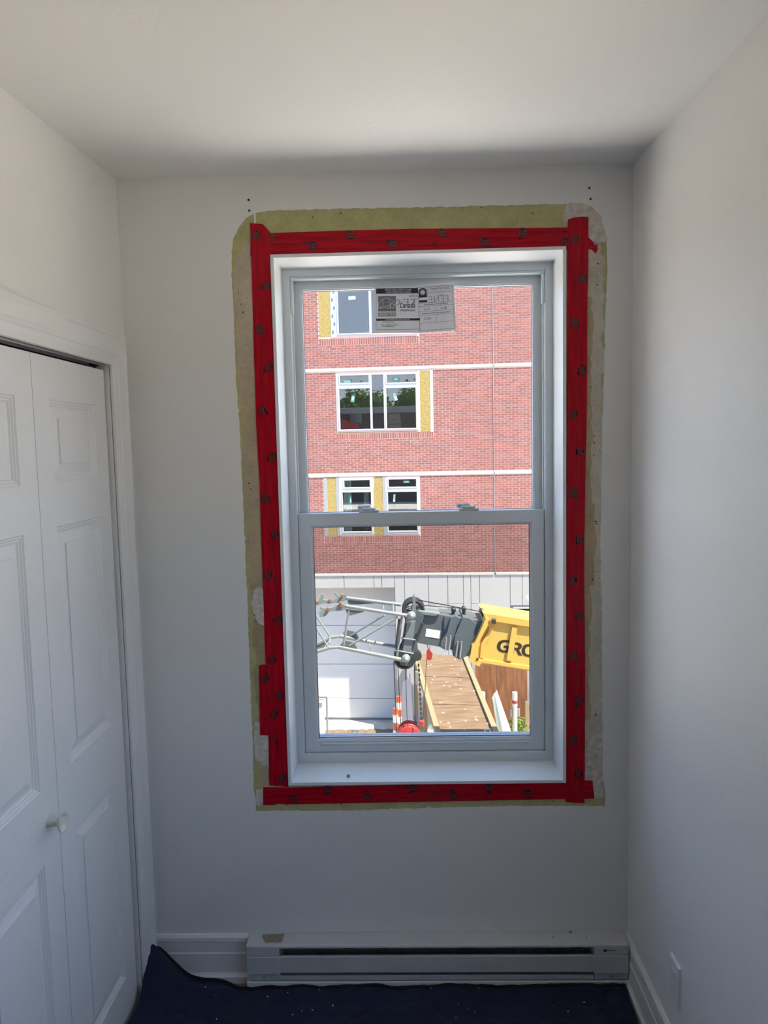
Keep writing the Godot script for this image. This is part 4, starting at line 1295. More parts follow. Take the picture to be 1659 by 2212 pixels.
	for i in list.size():
		if single.has(i): continue
		var q = list[i]
		T.set_color(M["brick_%d" % q[4]].albedo_color.srgb_to_linear())
		var a := Vector3(q[0], q[2], 0.0); var e := Vector3(q[1], q[3], 0.004)
		quad(Vector3(a.x, a.y, e.z), Vector3(e.x, a.y, e.z), e, Vector3(a.x, e.y, e.z))
		quad(Vector3(a.x, e.y, e.z), Vector3(e.x, e.y, e.z), Vector3(e.x, e.y, 0), Vector3(a.x, e.y, 0))
		quad(Vector3(a.x, a.y, 0), Vector3(e.x, a.y, 0), Vector3(e.x, a.y, e.z), Vector3(a.x, a.y, e.z))
		quad(Vector3(e.x, a.y, e.z), Vector3(e.x, a.y, 0), Vector3(e.x, e.y, 0), e)
		quad(Vector3(a.x, a.y, 0), Vector3(a.x, a.y, e.z), Vector3(a.x, e.y, e.z), Vector3(a.x, e.y, 0))
	var rest := done("brick_field", "brick_mix", b)
	rest.set_meta("kind", "stuff")
	tag(rest, "the other red bricks of the wall")
	# ground floor: white cladding panels with dark joints, deep recess with a sectional door
	var low := Rect2(-4.4, GROUND, 9.4, base - GROUND)
	start()
	slab(low, [recess, winE], -0.35, -0.02)
	box(Vector3(recess.position.x, GROUND, -0.80), Vector3(recess.end.x, recess.end.y, -0.75))
	box(Vector3(recess.end.x, GROUND, -0.8), Vector3(recess.end.x + 0.05, recess.end.y, -0.3))
	box(Vector3(recess.position.x - 0.05, GROUND, -0.8), Vector3(recess.position.x, recess.end.y, -0.3))
	box(Vector3(recess.position.x, recess.end.y, -0.8), Vector3(recess.end.x, recess.end.y + 0.05, -0.3))
	done("ground_floor_wall", "steel_grey", b)
	var top := base - 0.05
	var xs := [-4.38, -1.7416, -0.8813, -0.6588, -0.2914, -0.0131, 0.6725, 1.2148, 1.6534, 1.8617, 2.1087, 2.9631, 3.2983, 3.5812, 4.98]
	var bot := GROUND
	var mid := -2.7190
	for i in xs.size() - 1:
		var cells := []
		if i < 4: cells = [[recess.end.y + 0.004, top]]
		elif i in [6, 7, 9]: cells = [[bot, mid - 0.006], [mid + 0.006, top]]
		elif i in [11, 12, 13]: cells = [[bot, winE.position.y - 0.08], [winE.end.y + 0.05, top]]
		else: cells = [[bot, top]]
		for c in cells:
			start()
			cbox(Vector3(xs[i] + 0.007, c[0], -0.02), Vector3(xs[i + 1] - 0.007, c[1], 0.0), 0.003)
			done("cladding_panel", "cladding", b)
	var hs := [GROUND + 0.02, -5.7275, -4.6803, -3.4960, recess.end.y]
	hs[0] = -6.3277
	for i in 4:
		start()
		cbox(Vector3(recess.position.x + 0.02, hs[i] + 0.006, -0.75), Vector3(recess.end.x - 0.02, hs[i + 1] - 0.006, -0.72), 0.004)
		done("door_section", "garage_panel", b)
	w = far_window(b, "small_window", winE, [winE.grow(-0.05)], "plain_room", "small ground floor window beside the crane boom")
	start()
	cbox(Vector3(winE.position.x - 0.05, winE.position.y - 0.06, 0.0), Vector3(winE.end.x + 0.05, winE.position.y, 0.06), 0.005)
	done("sill", "band_stone", w)

# ---------------------------------------------------------------- street
func build_street():
	start()
	box(Vector3(-30, GROUND - 0.3, -45), Vector3(30, GROUND, 25))
	struct(done("street_ground", "concrete"), "sunlit pale concrete street and forecourt")
	start()
	var g := FastNoiseLite.new(); g.seed = 8; g.frequency = 0.5
	var rows := []
	for j in 9:
		var r := []
		for i in 25:
			var x := lerpf(-3.1718, -0.2474, i / 24.0)
			var z := lerpf(-17.0, -18.75, j / 8.0)
			var e := minf(minf(i, 24 - i) / 4.0, minf(j, 8 - j) / 2.0)
			r.append(Vector3(x, GROUND - 0.02 + minf(e, 1.0) * (0.10 + 0.09 * g.get_noise_2d(i * 1.7, j * 2.3)), z))
		rows.append(r)
	for j in 8:
		for i in 24: quad(rows[j][i], rows[j][i + 1], rows[j + 1][i + 1], rows[j + 1][i])
	var ru := done("rubble_strip", "rubble")
	ru.set_meta("kind", "stuff")
	tag(ru, "brown strip of broken earth before the garage door", "rubble")
	# rust-brown hoarding at the foot of the wall
	var o := thing("hoarding", Vector3(2.6584, GROUND, -18.2))
	tag(o, "rust brown board hoarding under the yellow crane boom", "hoarding")
	for i in 5:
		start()
		var w := 0.29
		cbox(Vector3(-0.72 + i * w, 0.0, 0.0), Vector3(-0.72 + (i + 1) * w - 0.006, 2.05, 0.03), 0.004)
		done("board", "rust_board", o)
	# covered walkway roof of plywood running towards the building
	var h := 2.3
	var a := Vector2(1.6090, -18.0930); var b := Vector2(1.8128, -12.1424); var c := Vector2(0.6406, -12.1765); var d := Vector2(0.2314, -18.4435)
	o = thing("plywood_walkway", Vector3((a.x + c.x) / 2, GROUND, (a.y + c.y) / 2))
	tag(o, "long plywood roof of a site walkway with timber edges", "walkway")
	var base := -o.position
	var n := 3
	for i in n:
		for k in 1:
			start(Transform3D(Basis(), base))
			var p := d.lerp(c, (i + 0.004) / n); var q := a.lerp(b, (i + 0.004) / n); var r := a.lerp(b, (i + 0.99) / n); var s := d.lerp(c, (i + 0.99) / n)
			prism([p, q, r, s], GROUND + h - 0.02 - i * 0.004, GROUND + h - i * 0.004)
			done("plywood_sheet", "plywood", o)
	for e in [[d, c, 1.0], [a, b, -1.0]]:
		start(Transform3D(Basis(), base))
		var v: Vector2 = (e[1] - e[0]).normalized().orthogonal() * 0.055
		prism([e[0] - v, e[1] - v, e[1] + v, e[0] + v], GROUND + h - 0.10, GROUND + h + 0.06)
		done("edge_beam", "lumber", o)
	for e in [[d, c], [a, b]]:
		for t in [0.06, 0.5, 0.95]:
			start(Transform3D(Basis(), base))
			var p: Vector2 = e[0].lerp(e[1], t)
			box(Vector3(p.x - 0.045, GROUND, p.y - 0.045), Vector3(p.x + 0.045, GROUND + h - 0.09, p.y + 0.045))
			done("post", "lumber", o)
	rng.seed = 5
	start(Transform3D(Basis(), base))
	for k in 36:
		var u := rng.randf(); var t := rng.randf()
		var p := d.lerp(a, 0.05 + 0.9 * u).lerp(c.lerp(b, 0.05 + 0.9 * u), t)
		var s := rng.randf_range(0.012, 0.032)
		prism([p + Vector2(-s, -0.004), p + Vector2(s, -0.006), p + Vector2(s * 0.9, 0.005), p + Vector2(-s, 0.004)], GROUND + h - 0.01, GROUND + h + 0.012)
	var st := done("wood_scrap", "white_band", o)
	st.set_meta("kind", "stuff")
	# striped posts
	post(Vector2(2.0763, -4.9748), -17.6, "slim white post with a red band rising beside the plywood roof")
	post(Vector2(2.6518, -4.3046), -15.6, "slim white post with a red band before the rust brown hoarding")
	# sheets of clear plastic leaning together
	o = thing("plastic_sheeting", Vector3(2.6083, GROUND, -16.9))
	tag(o, "pale blue folded plastic sheet standing between the two banded posts", "plastic sheet")
	var top := [Vector2(2.2582, -4.8781), Vector2(2.3200, -4.7785), Vector2(2.3814, -4.7166)]
	var bt := [Vector2(2.4807, -6.0680), Vector2(2.6277, -6.0698), Vector2(2.9337, -6.0734)]
	start(Transform3D(Basis(), -o.position))
	for k in 2:
		quad(Vector3(bt[k].x, GROUND, -16.9 + 0.5 * k), Vector3(bt[k + 1].x, GROUND, -16.4 - 0.4 * k), Vector3(top[k + 1].x, top[k + 1].y, -17.0), Vector3(top[k].x, top[k].y, -16.9))
	for k in 2:
		tube(Vector3(top[k].x, top[k].y, -16.9), Vector3(bt[k].x, GROUND, -16.9 + 0.5 * k), 0.018)
	done("folded_sheet", "plastic_sheet", o)
	# striped channelizer posts
	channel(Vector2(-0.1957, -3.9926), -14.5, "orange and white striped site post standing behind the hoist cable")
	channel(Vector2(-0.2488, -3.6639), -12.8, "orange and white striped site post nearest the red hook block")
	# blue-grey tarp draped from a pole
	o = thing("draped_tarp", Vector3(0.0091, GROUND, -14.6))
	tag(o, "blue grey tarp draped from a thin pole behind the hook block", "tarp")
	start(Transform3D(Basis(), -o.position))
	var tp := [Vector2(0.0812, -3.5882), Vector2(-0.0824, -3.6964), Vector2(-0.1260, -3.9948), Vector2(-0.2110, -4.7396), Vector2(-0.2290, -5.0977), Vector2(0.2051, -5.1028), Vector2(0.1373, -4.6546), Vector2(0.1052, -4.0422)]
	var tarp3 := []
	for k in tp.size(): tarp3.append(Vector2(tp[k].x, maxf(tp[k].y, GROUND)))
	extrude(tarp3, -14.62, -14.58)
	done("cloth", "tarp_blue", o)
	start(Transform3D(Basis(), -o.position))
	tube(Vector3(tp[0].x, GROUND, -14.66), Vector3(tp[0].x, tp[0].y + 0.1, -14.66), 0.02)
	done("pole", "steel_grey", o)
	# grey cabinet
	o = thing("site_cabinet", Vector3(0.1508, GROUND, -16.1))
	tag(o, "grey metal site cabinet beside the plywood roof", "cabinet")
	start()
	cbox(Vector3(-0.12, 0.08, -0.15), Vector3(0.12, 1.30, 0.15), 0.02)
	done("body", "steel_grey", o)
	start()
	cbox(Vector3(-0.10, 0.7, 0.15), Vector3(0.10, 1.25, 0.17), 0.01)
	done("door", "steel_dark", o)
	# site gate with a notice at the far left
	o = thing("site_gate", Vector3(-2.4166, GROUND, -15.0))
	tag(o, "pale framed site gate with a notice at the left", "gate")
	var g0 := Vector2(-2.1410, -4.1277); var g1 := Vector2(-1.9250, -4.1534)
	start(Transform3D(Basis(), -o.position))
	tube(Vector3(g1.x, GROUND, -15.0), Vector3(g1.x, g1.y, -15.0), 0.025)
	tube(Vector3(g1.x - 1.6, GROUND, -15.0), Vector3(g1.x - 1.6, g1.y + 0.05, -15.0), 0.025)
	tube(Vector3(g1.x, g1.y, -15.0), Vector3(g1.x - 1.6, g1.y + 0.04, -15.0), 0.025)
	tube(Vector3(g1.x, GROUND + 0.2, -15.0), Vector3(g1.x - 1.6, GROUND + 0.2, -15.0), 0.025)
	done("gate_frame", "steel_grey", o)
	start(Transform3D(Basis(), -o.position))
	box(Vector3(g1.x - 1.58, GROUND + 0.45, -15.01), Vector3(g1.x - 0.06, g1.y - 0.06, -15.0))
	done("gate_panel", "white_band", o)
	start(Transform3D(Basis(), -o.position))
	var s0 := Vector2(-2.1238, -4.2989); var s1 := Vector2(-2.0375, -4.3913)
	box(Vector3(s0.x, s1.y, -15.0), Vector3(s1.x, s0.y, -14.985))
	done("notice", "steel_grey", o)
	# planting and a timber fence at the right
	o = thing("timber_fence", Vector3(3.7198, GROUND, -17.9))
	tag(o, "tan timber fence at the right edge of the pane", "fence")
	for k in 9:
		start()
		cbox(Vector3(-0.45 + k * 0.13, 0, 0), Vector3(-0.335 + k * 0.13, 1.05, 0.025), 0.004)
		done("picket", "lumber", o)
	start()
	box(Vector3(-0.45, 0.25, -0.04), Vector3(0.72, 0.33, 0.0))
	box(Vector3(-0.45, 0.80, -0.04), Vector3(0.72, 0.88, 0.0))
	done("fence_rail", "lumber", o)
	shrub(Vector3(3.2792, GROUND, -15.6), 0.36, 0.62, 420, "leaf_yellow", 3, "bright yellow green shrub at the lower right of the pane")
	shrub(Vector3(2.9565, GROUND, -17.3), 0.26, 0.95, 260, "leaf_green", 4, "upright green shrub before the rust brown hoarding")

func prism(p: Array, y0: float, y1: float):
	var c := Vector2.ZERO
	for v in p: c += v / p.size()
	var lo := []; var hi := []
	for v in p:
		lo.append(Vector3(v.x, y0, v.y)); hi.append(Vector3(v.x, y1, v.y))
	face(hi.duplicate(), Vector3.UP); face(lo.duplicate(), Vector3.DOWN)
	for i in p.size():
		var j := (i + 1) % p.size()
		var m: Vector2 = (p[i] + p[j]) / 2 - c
		face([lo[i], lo[j], hi[j], hi[i]], Vector3(m.x, 0, m.y))

func post(top: Vector2, z: float, label: String):
	var o := thing("site_post", Vector3(top.x, GROUND, z))
	tag(o, label, "post", "banded site posts")
	var t := top.y - GROUND
	start()
	tube(Vector3(0, 0, 0), Vector3(0, t - 0.35, 0), 0.055, 12)
	done("shaft", "white_band", o)
	start()
	tube(Vector3(0, t - 0.35, 0), Vector3(0, t, 0), 0.062, 12)
	done("cap", "white_band", o)
	start()
	tube(Vector3(0, t - 0.28, 0), Vector3(0, t - 0.20, 0), 0.066, 12)
	tag(done("band", "hook_red", o), "red band near the top")
	start()
	cbox(Vector3(-0.12, t - 0.62, -0.02), Vector3(0.12, t - 0.42, 0.02), 0.01)
	done("bracket", "steel_grey", o)

func channel(top: Vector2, z: float, label: String):
	var o := thing("striped_site_post", Vector3(top.x, GROUND, z))
	tag(o, label, "site post")
	var t := top.y - GROUND
	start()
	cbox(Vector3(-0.2, 0, -0.2), Vector3(0.2, 0.06, 0.2), 0.01)
	done("foot", "steel_dark", o)
	var y := 0.06
	var k := 0
	var d := 0.17
	while y < t - 0.01:
		start()
		tube(Vector3(0, y, 0), Vector3(0, minf(y + d, t), 0), 0.055, 12)
		done("sleeve", "cone_orange" if (k + int((t - 0.06) / d)) % 2 == 0 else "white_band", o)
		y += d
		k += 1

func shrub(at: Vector3, r: float, h: float, count: int, m: String, seed_n: int, label: String, called := "shrub", cat := "shrub", leaf := 0.075, trunk := 0.0):
	var o := thing(called, at)
	tag(o, label, cat)
	rng.seed = seed_n
	start()
	for k in 6:
		var a := TAU * k / 6.0
		tube(Vector3(0, 0, 0), Vector3(cos(a) * r * 0.6, trunk + h * 0.75, sin(a) * r * 0.6), 0.012 + trunk * 0.02, 6, 0.004)
	if trunk > 0: tube(Vector3.ZERO, Vector3(0, trunk + h * 0.4, 0), 0.16, 8, 0.08)
	done("stem", "bark", o)
	start()
	for k in count:
		var d := Vector3(rng.randfn(), rng.randfn(), rng.randfn()).normalized() * pow(rng.randf(), 0.4)
		var lump := 1.0 + 0.25 * sin(d.x * 9.0) * sin(d.y * 7.0 + 1.0) * sin(d.z * 8.0)
		var p := Vector3(d.x * r * lump, trunk + h * 0.5 + d.y * h * 0.5 * lump, d.z * r * lump)
		var a := Vector3(rng.randfn(), rng.randfn() * 0.5, rng.randfn()).normalized() * leaf
		var s := a.cross(Vector3(rng.randfn(), rng.randfn(), rng.randfn())).normalized() * leaf * 0.4
		tri(p - s, p + a, p + s); tri(p - s, p + s, p - a * 0.6)
	var f := done("foliage", m, o)
	f.set_meta("kind", "stuff")

# ---------------------------------------------------------------- mobile crane: boom resting low, lattice jib folded alongside
func c3(v: Vector2, z: float) -> Vector3:
	return Vector3(v.x, v.y, z)

func build_crane():
	var zc := -11.6
	var o := thing("mobile_crane", Vector3(2.0, GROUND, zc))
	tag(o, "mobile crane boom in yellow and dark grey with a grey lattice jib alongside", "crane")
	var B0 := Transform3D(Basis(), -o.position)
	var zf := zc + 0.45; var zr := zc - 0.25
	# lattice jib
	for e in [[Vector2(-1.0946, -1.1214), Vector2(0.1541, -1.3374), zf, 0.036], [Vector2(-1.1319, -1.1158), Vector2(-0.0840, -1.2604), zr, 0.036], [Vector2(-1.2436, -1.8903), Vector2(-0.0575, -2.1503), zf, 0.038], [Vector2(-1.2751, -1.8680), Vector2(-0.1007, -2.1098), zr, 0.038], [Vector2(-2.0411, -2.0801), Vector2(-1.4329, -1.9024), zf, 0.036], [Vector2(-2.1444, -2.2083), Vector2(-1.4697, -1.8870), zr, 0.036], [Vector2(-1.4329, -1.9024), Vector2(-1.2436, -1.8903), zf, 0.030], [Vector2(-1.4697, -1.8870), Vector2(-1.2751, -1.8680), zr, 0.030]]:
		start(B0)
		tube(c3(e[0], e[2]), c3(e[1], e[2]), e[3], 12)
		done("jib_chord", "jib_paint", o)
	for e in [[Vector2(-1.0391, -1.1882), zf, Vector2(-1.1572, -1.8706), zf, 0.022], [Vector2(-0.3981, -1.4031), zc, Vector2(-1.0766, -1.8637), zr, 0.020], [Vector2(-0.1440, -1.3395), zf, Vector2(-1.0568, -1.8721), zf, 0.022], [Vector2(-1.7925, -1.3600), zr, Vector2(-1.4693, -1.8732), zr, 0.018], [Vector2(-1.7271, -1.3942), zf, Vector2(-1.4452, -1.8785), zf, 0.018], [Vector2(-1.4739, -1.8778), zr, Vector2(-1.4287, -1.9050), zf, 0.016], [Vector2(-0.4243, -1.2639), zr, Vector2(-0.3970, -1.2073), zf, 0.014], [Vector2(-0.2361, -1.2579), zr, Vector2(-0.2188, -1.2448), zf, 0.014], [Vector2(-0.7107, -2.0088), zr, Vector2(-0.6706, -1.9689), zf, 0.014], [Vector2(-2.0362, -1.9310), zf, Vector2(-1.7374, -1.9289), zr, 0.016]]:
		start(B0)
		tube(c3(e[0], e[1]), c3(e[2], e[3]), e[4], 10)
		done("jib_brace", "jib_paint", o)
	for e in [[[Vector2(-1.1068, -1.1764), Vector2(-0.7571, -1.2255), Vector2(-1.0158, -1.2995), Vector2(-1.0746, -1.2551)], zf], [[Vector2(-1.1209, -1.1432), Vector2(-0.5668, -1.2251), Vector2(-1.0879, -1.2530)], zr], [[Vector2(-1.2282, -1.7990), Vector2(-1.1366, -1.7454), Vector2(-0.9665, -1.7847), Vector2(-0.9064, -1.9048), Vector2(-1.1042, -1.8834)], zr], [[Vector2(-1.2282, -1.8638), Vector2(-1.1394, -1.7600), Vector2(-0.9601, -1.8065), Vector2(-0.9026, -1.9125), Vector2(-1.0064, -1.9372)], zf], [[Vector2(-1.7404, -2.0300), Vector2(-1.4837, -1.9052), Vector2(-1.5971, -2.0782), Vector2(-1.7248, -2.1131)], zr]]:
		start(B0)
		extrude(e[0], e[1] - 0.012, e[1] + 0.012)
		done("gusset_plate", "jib_plate", o)
	# forked end plates with pins
	for s in [[zf, [Vector2(-1.0866, -1.1441), Vector2(-1.1194, -1.0916), Vector2(-1.1863, -1.0385), Vector2(-1.2133, -1.0900), Vector2(-1.3070, -1.0798), Vector2(-1.2572, -1.1326), Vector2(-1.4973, -1.1547), Vector2(-1.5561, -1.1191), Vector2(-1.5833, -1.1706), Vector2(-1.4988, -1.2067), Vector2(-1.5934, -1.2225), Vector2(-1.5706, -1.3184), Vector2(-1.4671, -1.2940), Vector2(-1.3964, -1.2170), Vector2(-1.2591, -1.2019), Vector2(-1.1392, -1.1952)]], [zr, [Vector2(-1.1209, -1.1432), Vector2(-1.1450, -1.0338), Vector2(-1.2259, -1.0415), Vector2(-1.2545, -1.1046), Vector2(-1.3503, -0.9940), Vector2(-1.3692, -1.0300), Vector2(-1.2912, -1.1313), Vector2(-1.4626, -1.1558), Vector2(-1.5878, -1.1355), Vector2(-1.5672, -1.0449), Vector2(-1.6116, -1.0259), Vector2(-1.6788, -1.1704), Vector2(-1.7425, -1.1967), Vector2(-1.7169, -1.2426), Vector2(-1.5899, -1.2083), Vector2(-1.4284, -1.2201), Vector2(-1.2119, -1.1872)]]]:
		start(B0)
		extrude(s[1], s[0] - 0.02, s[0] + 0.02)
		done("jib_end_plate", "jib_paint", o)
	for e in [[Vector2(-1.2179, -1.0587), zr], [Vector2(-1.4575, -1.1498), zr], [Vector2(-1.7003, -1.1776), zr], [Vector2(-1.1914, -1.0623), zf], [Vector2(-1.4241, -1.1621), zf], [Vector2(-1.1670, -1.1058), zf]]:
		start(B0)
		tube(c3(e[0], e[1] - 0.05), c3(e[0], e[1] + 0.06), 0.028, 12)
		done("pin", "rust_pin", o)
	start(B0)
	for e in [[Vector2(0.1115, -1.3078)], [Vector2(-0.0056, -2.1128)]]:
		lathe([[0.0001, 0.0], [0.075, 0.0], [0.08, 0.03], [0.06, 0.09], [0.03, 0.10], [0.03, 0.15], [0.0001, 0.15]], Transform3D(Basis(Vector3.RIGHT, PI / 2), c3(e[0], zf)), 16)
	done("jib_hub", "jib_paint", o)
	# boom head: side plates, sheaves, spreader bars
	for s in [zc - 0.22, zc + 0.30]:
		start(B0)
		extrude([Vector2(0.0284, -1.2828), Vector2(0.2354, -1.2512), Vector2(0.3454, -1.3580), Vector2(0.2071, -1.8829), Vector2(0.2283, -2.1481), Vector2(0.1040, -2.3235), Vector2(-0.1032, -2.2850), Vector2(-0.1693, -2.1246), Vector2(-0.0796, -1.9668), Vector2(-0.0021, -1.5278)], s, s + 0.03)
		done("head_plate", "boom_dark", o)
	start(B0)
	extrude([Vector2(0.0334, -1.4573), Vector2(0.1850, -1.4335), Vector2(0.0998, -2.0518), Vector2(-0.0728, -2.0616)], zc + 0.34, zc + 0.40)
	done("head_rib", "boom_edge", o)
	for e in [[Vector2(0.1517, -1.2947), 0.215], [Vector2(-0.0316, -2.2024), 0.205]]:
		for k in 3:
			start(B0)
			var c := c3(e[0], zc - 0.12 + k * 0.14)
			var r: float = e[1]
			lathe([[r * 0.72, 0.0], [r * 0.98, -0.005], [r, 0.0], [r * 0.92, 0.02], [r, 0.04], [r * 0.98, 0.045], [r * 0.72, 0.04], [r * 0.70, 0.02], [r * 0.72, 0.0]], Transform3D(Basis(Vector3.RIGHT, PI / 2), c), 32)
			for q in 5:
				var d := Vector3(cos(TAU * q / 5 + 0.3), sin(TAU * q / 5 + 0.3), 0)
				tube(c + Vector3(0, 0, 0.02), c + d * r * 0.72 + Vector3(0, 0, 0.02), 0.022, 8)
			lathe([[0.0001, -0.02], [0.05, -0.02], [0.05, 0.06], [0.0001, 0.06]], Transform3D(Basis(Vector3.RIGHT, PI / 2), c), 16)
			done("sheave", "steel_dark", o)
	start(B0)
	extrude([Vector2(0.1217, -1.2503), Vector2(0.1434, -0.9915), Vector2(0.1533, -0.9141), Vector2(0.1703, -0.9144), Vector2(0.1859, -0.9922), Vector2(0.1982, -1.2515)], zc + 0.44, zc + 0.48)
	done("sheave_guard", "boom_edge", o)
	for e in [[Vector2(-0.1165, -1.3830), Vector2(-0.1912, -1.9210), 0.022, "steel_dark"], [Vector2(-0.0674, -1.3425), Vector2(-0.1723, -2.1075), 0.022, "jib_paint"], [Vector2(-0.0922, -1.7426), Vector2(0.2221, -1.7909), 0.014, "jib_paint"], [Vector2(-0.2418, -1.9668), Vector2(0.1409, -2.0423), 0.014, "jib_paint"], [Vector2(0.3144, -1.4686), Vector2(0.1990, -1.7990), 0.032, "steel_dark"]]:
		start(B0)
		tube(c3(e[0], zc + 0.42), c3(e[1], zc + 0.42), e[2], 10)
		done("head_strut", e[3], o)
	start(B0)
	tube(c3(Vector2(0.2045, -2.1412), zc + 0.10), c3(Vector2(0.2015, -2.0836), zc + 0.46), 0.085, 12)
	done("head_motor", "steel_dark", o)
	# telescopic sections
	var near := zc + 0.28; var far := zc - 0.28
	start(B0)
	extrude([Vector2(0.1842, -1.2791), Vector2(0.3130, -1.3164), Vector2(0.8983, -1.3872), Vector2(0.7606, -1.9844), Vector2(0.1218, -1.8598)], far, near)
	done("inner_section", "boom_dark", o)
	start(B0)
	extrude([Vector2(0.2356, -1.2645), Vector2(0.6392, -1.3235), Vector2(0.5526, -1.3572), Vector2(0.3377, -1.3362)], far - 0.02, near + 0.05)
	done("top_plate", "boom_edge", o)
	start(B0)
	var sg := [Vector2(0.3846, -1.6066), Vector2(0.6466, -1.6546), Vector2(0.6229, -1.8038), Vector2(0.3606, -1.7557)]
	extrude(sg, near, near + 0.006)
	tag(done("sign_plate", "white_band", o), "small white plate on the dark boom")
	start(B0)
	extrude([Vector2(0.7251, -1.3710), Vector2(1.1544, -1.4305), Vector2(1.0434, -2.0626), Vector2(0.6992, -1.9691)], far - 0.03, near + 0.03)
	done("middle_section", "boom_dark", o)
	start(B0)
	extrude([Vector2(0.9812, -1.4055), Vector2(1.4953, -1.4837), Vector2(1.2478, -2.1483), Vector2(0.9294, -2.0906)], far - 0.05, near + 0.05)
	done("outer_section", "boom_dark", o)
	for e in [[[Vector2(0.8395, -1.3868), Vector2(0.9338, -1.3622), Vector2(0.9931, -1.4067), Vector2(0.9035, -1.7196), Vector2(0.8843, -1.8769), Vector2(0.7709, -2.0068), Vector2(0.6404, -1.9487), Vector2(0.6489, -1.8383), Vector2(0.7672, -1.6650)], 0.10], [[Vector2(1.0586, -1.3722), Vector2(1.1775, -1.4002), Vector2(1.3041, -1.4978), Vector2(1.1892, -1.8707), Vector2(1.1749, -2.0804), Vector2(0.9805, -2.1652), Vector2(0.8615, -2.0933), Vector2(0.8768, -1.9709), Vector2(0.9094, -1.7093)], 0.14]]:
		start(B0)
		extrude(e[0], far - e[1], near + e[1])
		done("collar", "boom_dark", o)
	for e in [[Vector2(0.7455, -1.7364), Vector2(0.7164, -1.9804)], [Vector2(0.8227, -1.7028), Vector2(0.7934, -1.9728)], [Vector2(0.9548, -1.8161), Vector2(0.9170, -2.1031)], [Vector2(1.0228, -1.8171), Vector2(0.9892, -2.1216)]]:
		start(B0)
		tube(c3(e[0], near + 0.17), c3(e[1], near + 0.17), 0.016, 8)
		done("guide_rod", "steel_grey", o)
	for e in [[Vector2(0.8839, -1.4251), Vector2(0.9031, -1.2845)], [Vector2(1.0998, -1.4462), Vector2(1.0933, -1.2700)], [Vector2(1.4711, -1.4521), Vector2(1.4293, -1.3194)]]:
		start(B0)
		tube(c3(e[0], zc + 0.15), c3(e[1], zc + 0.15), 0.030, 8)
		lathe([[0.0001, -0.05], [0.045, -0.05], [0.03, 0.0], [0.045, 0.05], [0.0001, 0.05]], Transform3D(Basis(Vector3.RIGHT, PI / 2), c3(e[1], zc + 0.15)), 12)
		done("rope_guide", "steel_dark", o)
	# yellow base section
	var yz := near + 0.10
	var yb := far - 0.10
	start(B0)
	extrude([Vector2(1.4864, -1.3664), Vector2(4.7935, -1.9480), Vector2(4.8045, -2.8577), Vector2(1.2556, -2.2278), Vector2(1.2765, -1.8774)], yb, yz)
	done("yellow_section", "boom_yellow", o)
	start(B0)
	extrude([Vector2(1.4284, -1.2973), Vector2(4.7682, -1.8767), Vector2(4.7697, -2.0065), Vector2(1.4780, -1.4278)], yb - 0.04, yz + 0.05)
	done("top_flange", "boom_yellow", o)
	start(B0)
	extrude([Vector2(1.3689, -2.1606), Vector2(4.7786, -2.7374), Vector2(4.7795, -2.8161), Vector2(1.3683, -2.2174)], yb - 0.04, yz + 0.06)
	done("bottom_flange", "boom_yellow", o)
	start(B0)
	extrude([Vector2(1.4728, -1.3813), Vector2(1.5234, -1.3907), Vector2(1.4881, -1.5540), Vector2(1.3333, -1.8111), Vector2(1.3214, -2.1409), Vector2(1.3891, -2.1680), Vector2(1.3455, -2.2806), Vector2(1.2102, -2.2177), Vector2(1.1643, -2.1473), Vector2(1.2139, -1.8873), Vector2(1.2654, -1.8274)], yb - 0.08, yz + 0.12)
	done("front_collar", "boom_yellow", o)
	start(B0)
	extrude([Vector2(1.4884, -1.5195), Vector2(1.5388, -1.5548), Vector2(1.5210, -1.6582), Vector2(1.3921, -1.8640), Vector2(1.3639, -2.1415), Vector2(1.4316, -2.1599), Vector2(1.4510, -1.8996), Vector2(1.6056, -1.6509), Vector2(1.5391, -1.5203)], yz - 0.01, yz + 0.05)
	extrude([Vector2(1.9597, -1.5738), Vector2(2.0527, -1.5926), Vector2(1.9558, -2.2084), Vector2(1.8538, -2.1895)], yz - 0.01, yz + 0.045)
	extrude([Vector2(3.5059, -1.8575), Vector2(3.5987, -1.8762), Vector2(3.5083, -2.4926), Vector2(3.4066, -2.4737)], yz - 0.01, yz + 0.045)
	extrude([Vector2(2.6614, -1.7060), Vector2(2.7543, -1.7247), Vector2(2.6604, -2.3408), Vector2(2.5585, -2.3219)], yz - 0.01, yz + 0.045)
	done("stiffener", "boom_yellow", o)
	start(B0)
	tube(c3(Vector2(1.3067, -2.1392), yz + 0.10), c3(Vector2(1.3067, -2.1392), yz + 0.13), 0.024, 14)
	done("pin_hole", "steel_dark", o)
	start(B0)
	var q := c3(Vector2(1.6181, -1.4405), yz + 0.08)
	cbox(q + Vector3(-0.035, -0.05, -0.03), q + Vector3(0.035, 0.045, 0.04), 0.008)
	done("boom_lamp", "steel_dark", o)
	start(B0)
	var g0 := Vector2(1.8055, -1.9422); var g1 := Vector2(2.0314, -1.9893); var g2 := Vector2(2.2657, -2.0322)
	for e in [["G", g0], ["R", g1], ["O", g2]]: letters(e[0], Vector3(e[1].x, e[1].y, yz + 0.003), 0.232, 700, -0.16, 1.28, 0.004)
	tag(keep_uv_done("lettering", "letter_dark", o), "dark capital letters on the yellow boom")
	# ropes along the boom and down to the block
	start(B0)
	rope([c3(Vector2(0.2397, -1.1012), zc + 0.1), c3(Vector2(1.4405, -1.3353), zc + 0.15), c3(Vector2(4.8738, -1.9411), zc + 0.15)], 0.010)
	rope([c3(Vector2(0.2599, -1.2207), zc), c3(Vector2(1.0973, -1.2768), zc + 0.1)], 0.009)
	done("boom_rope", "wire", o)
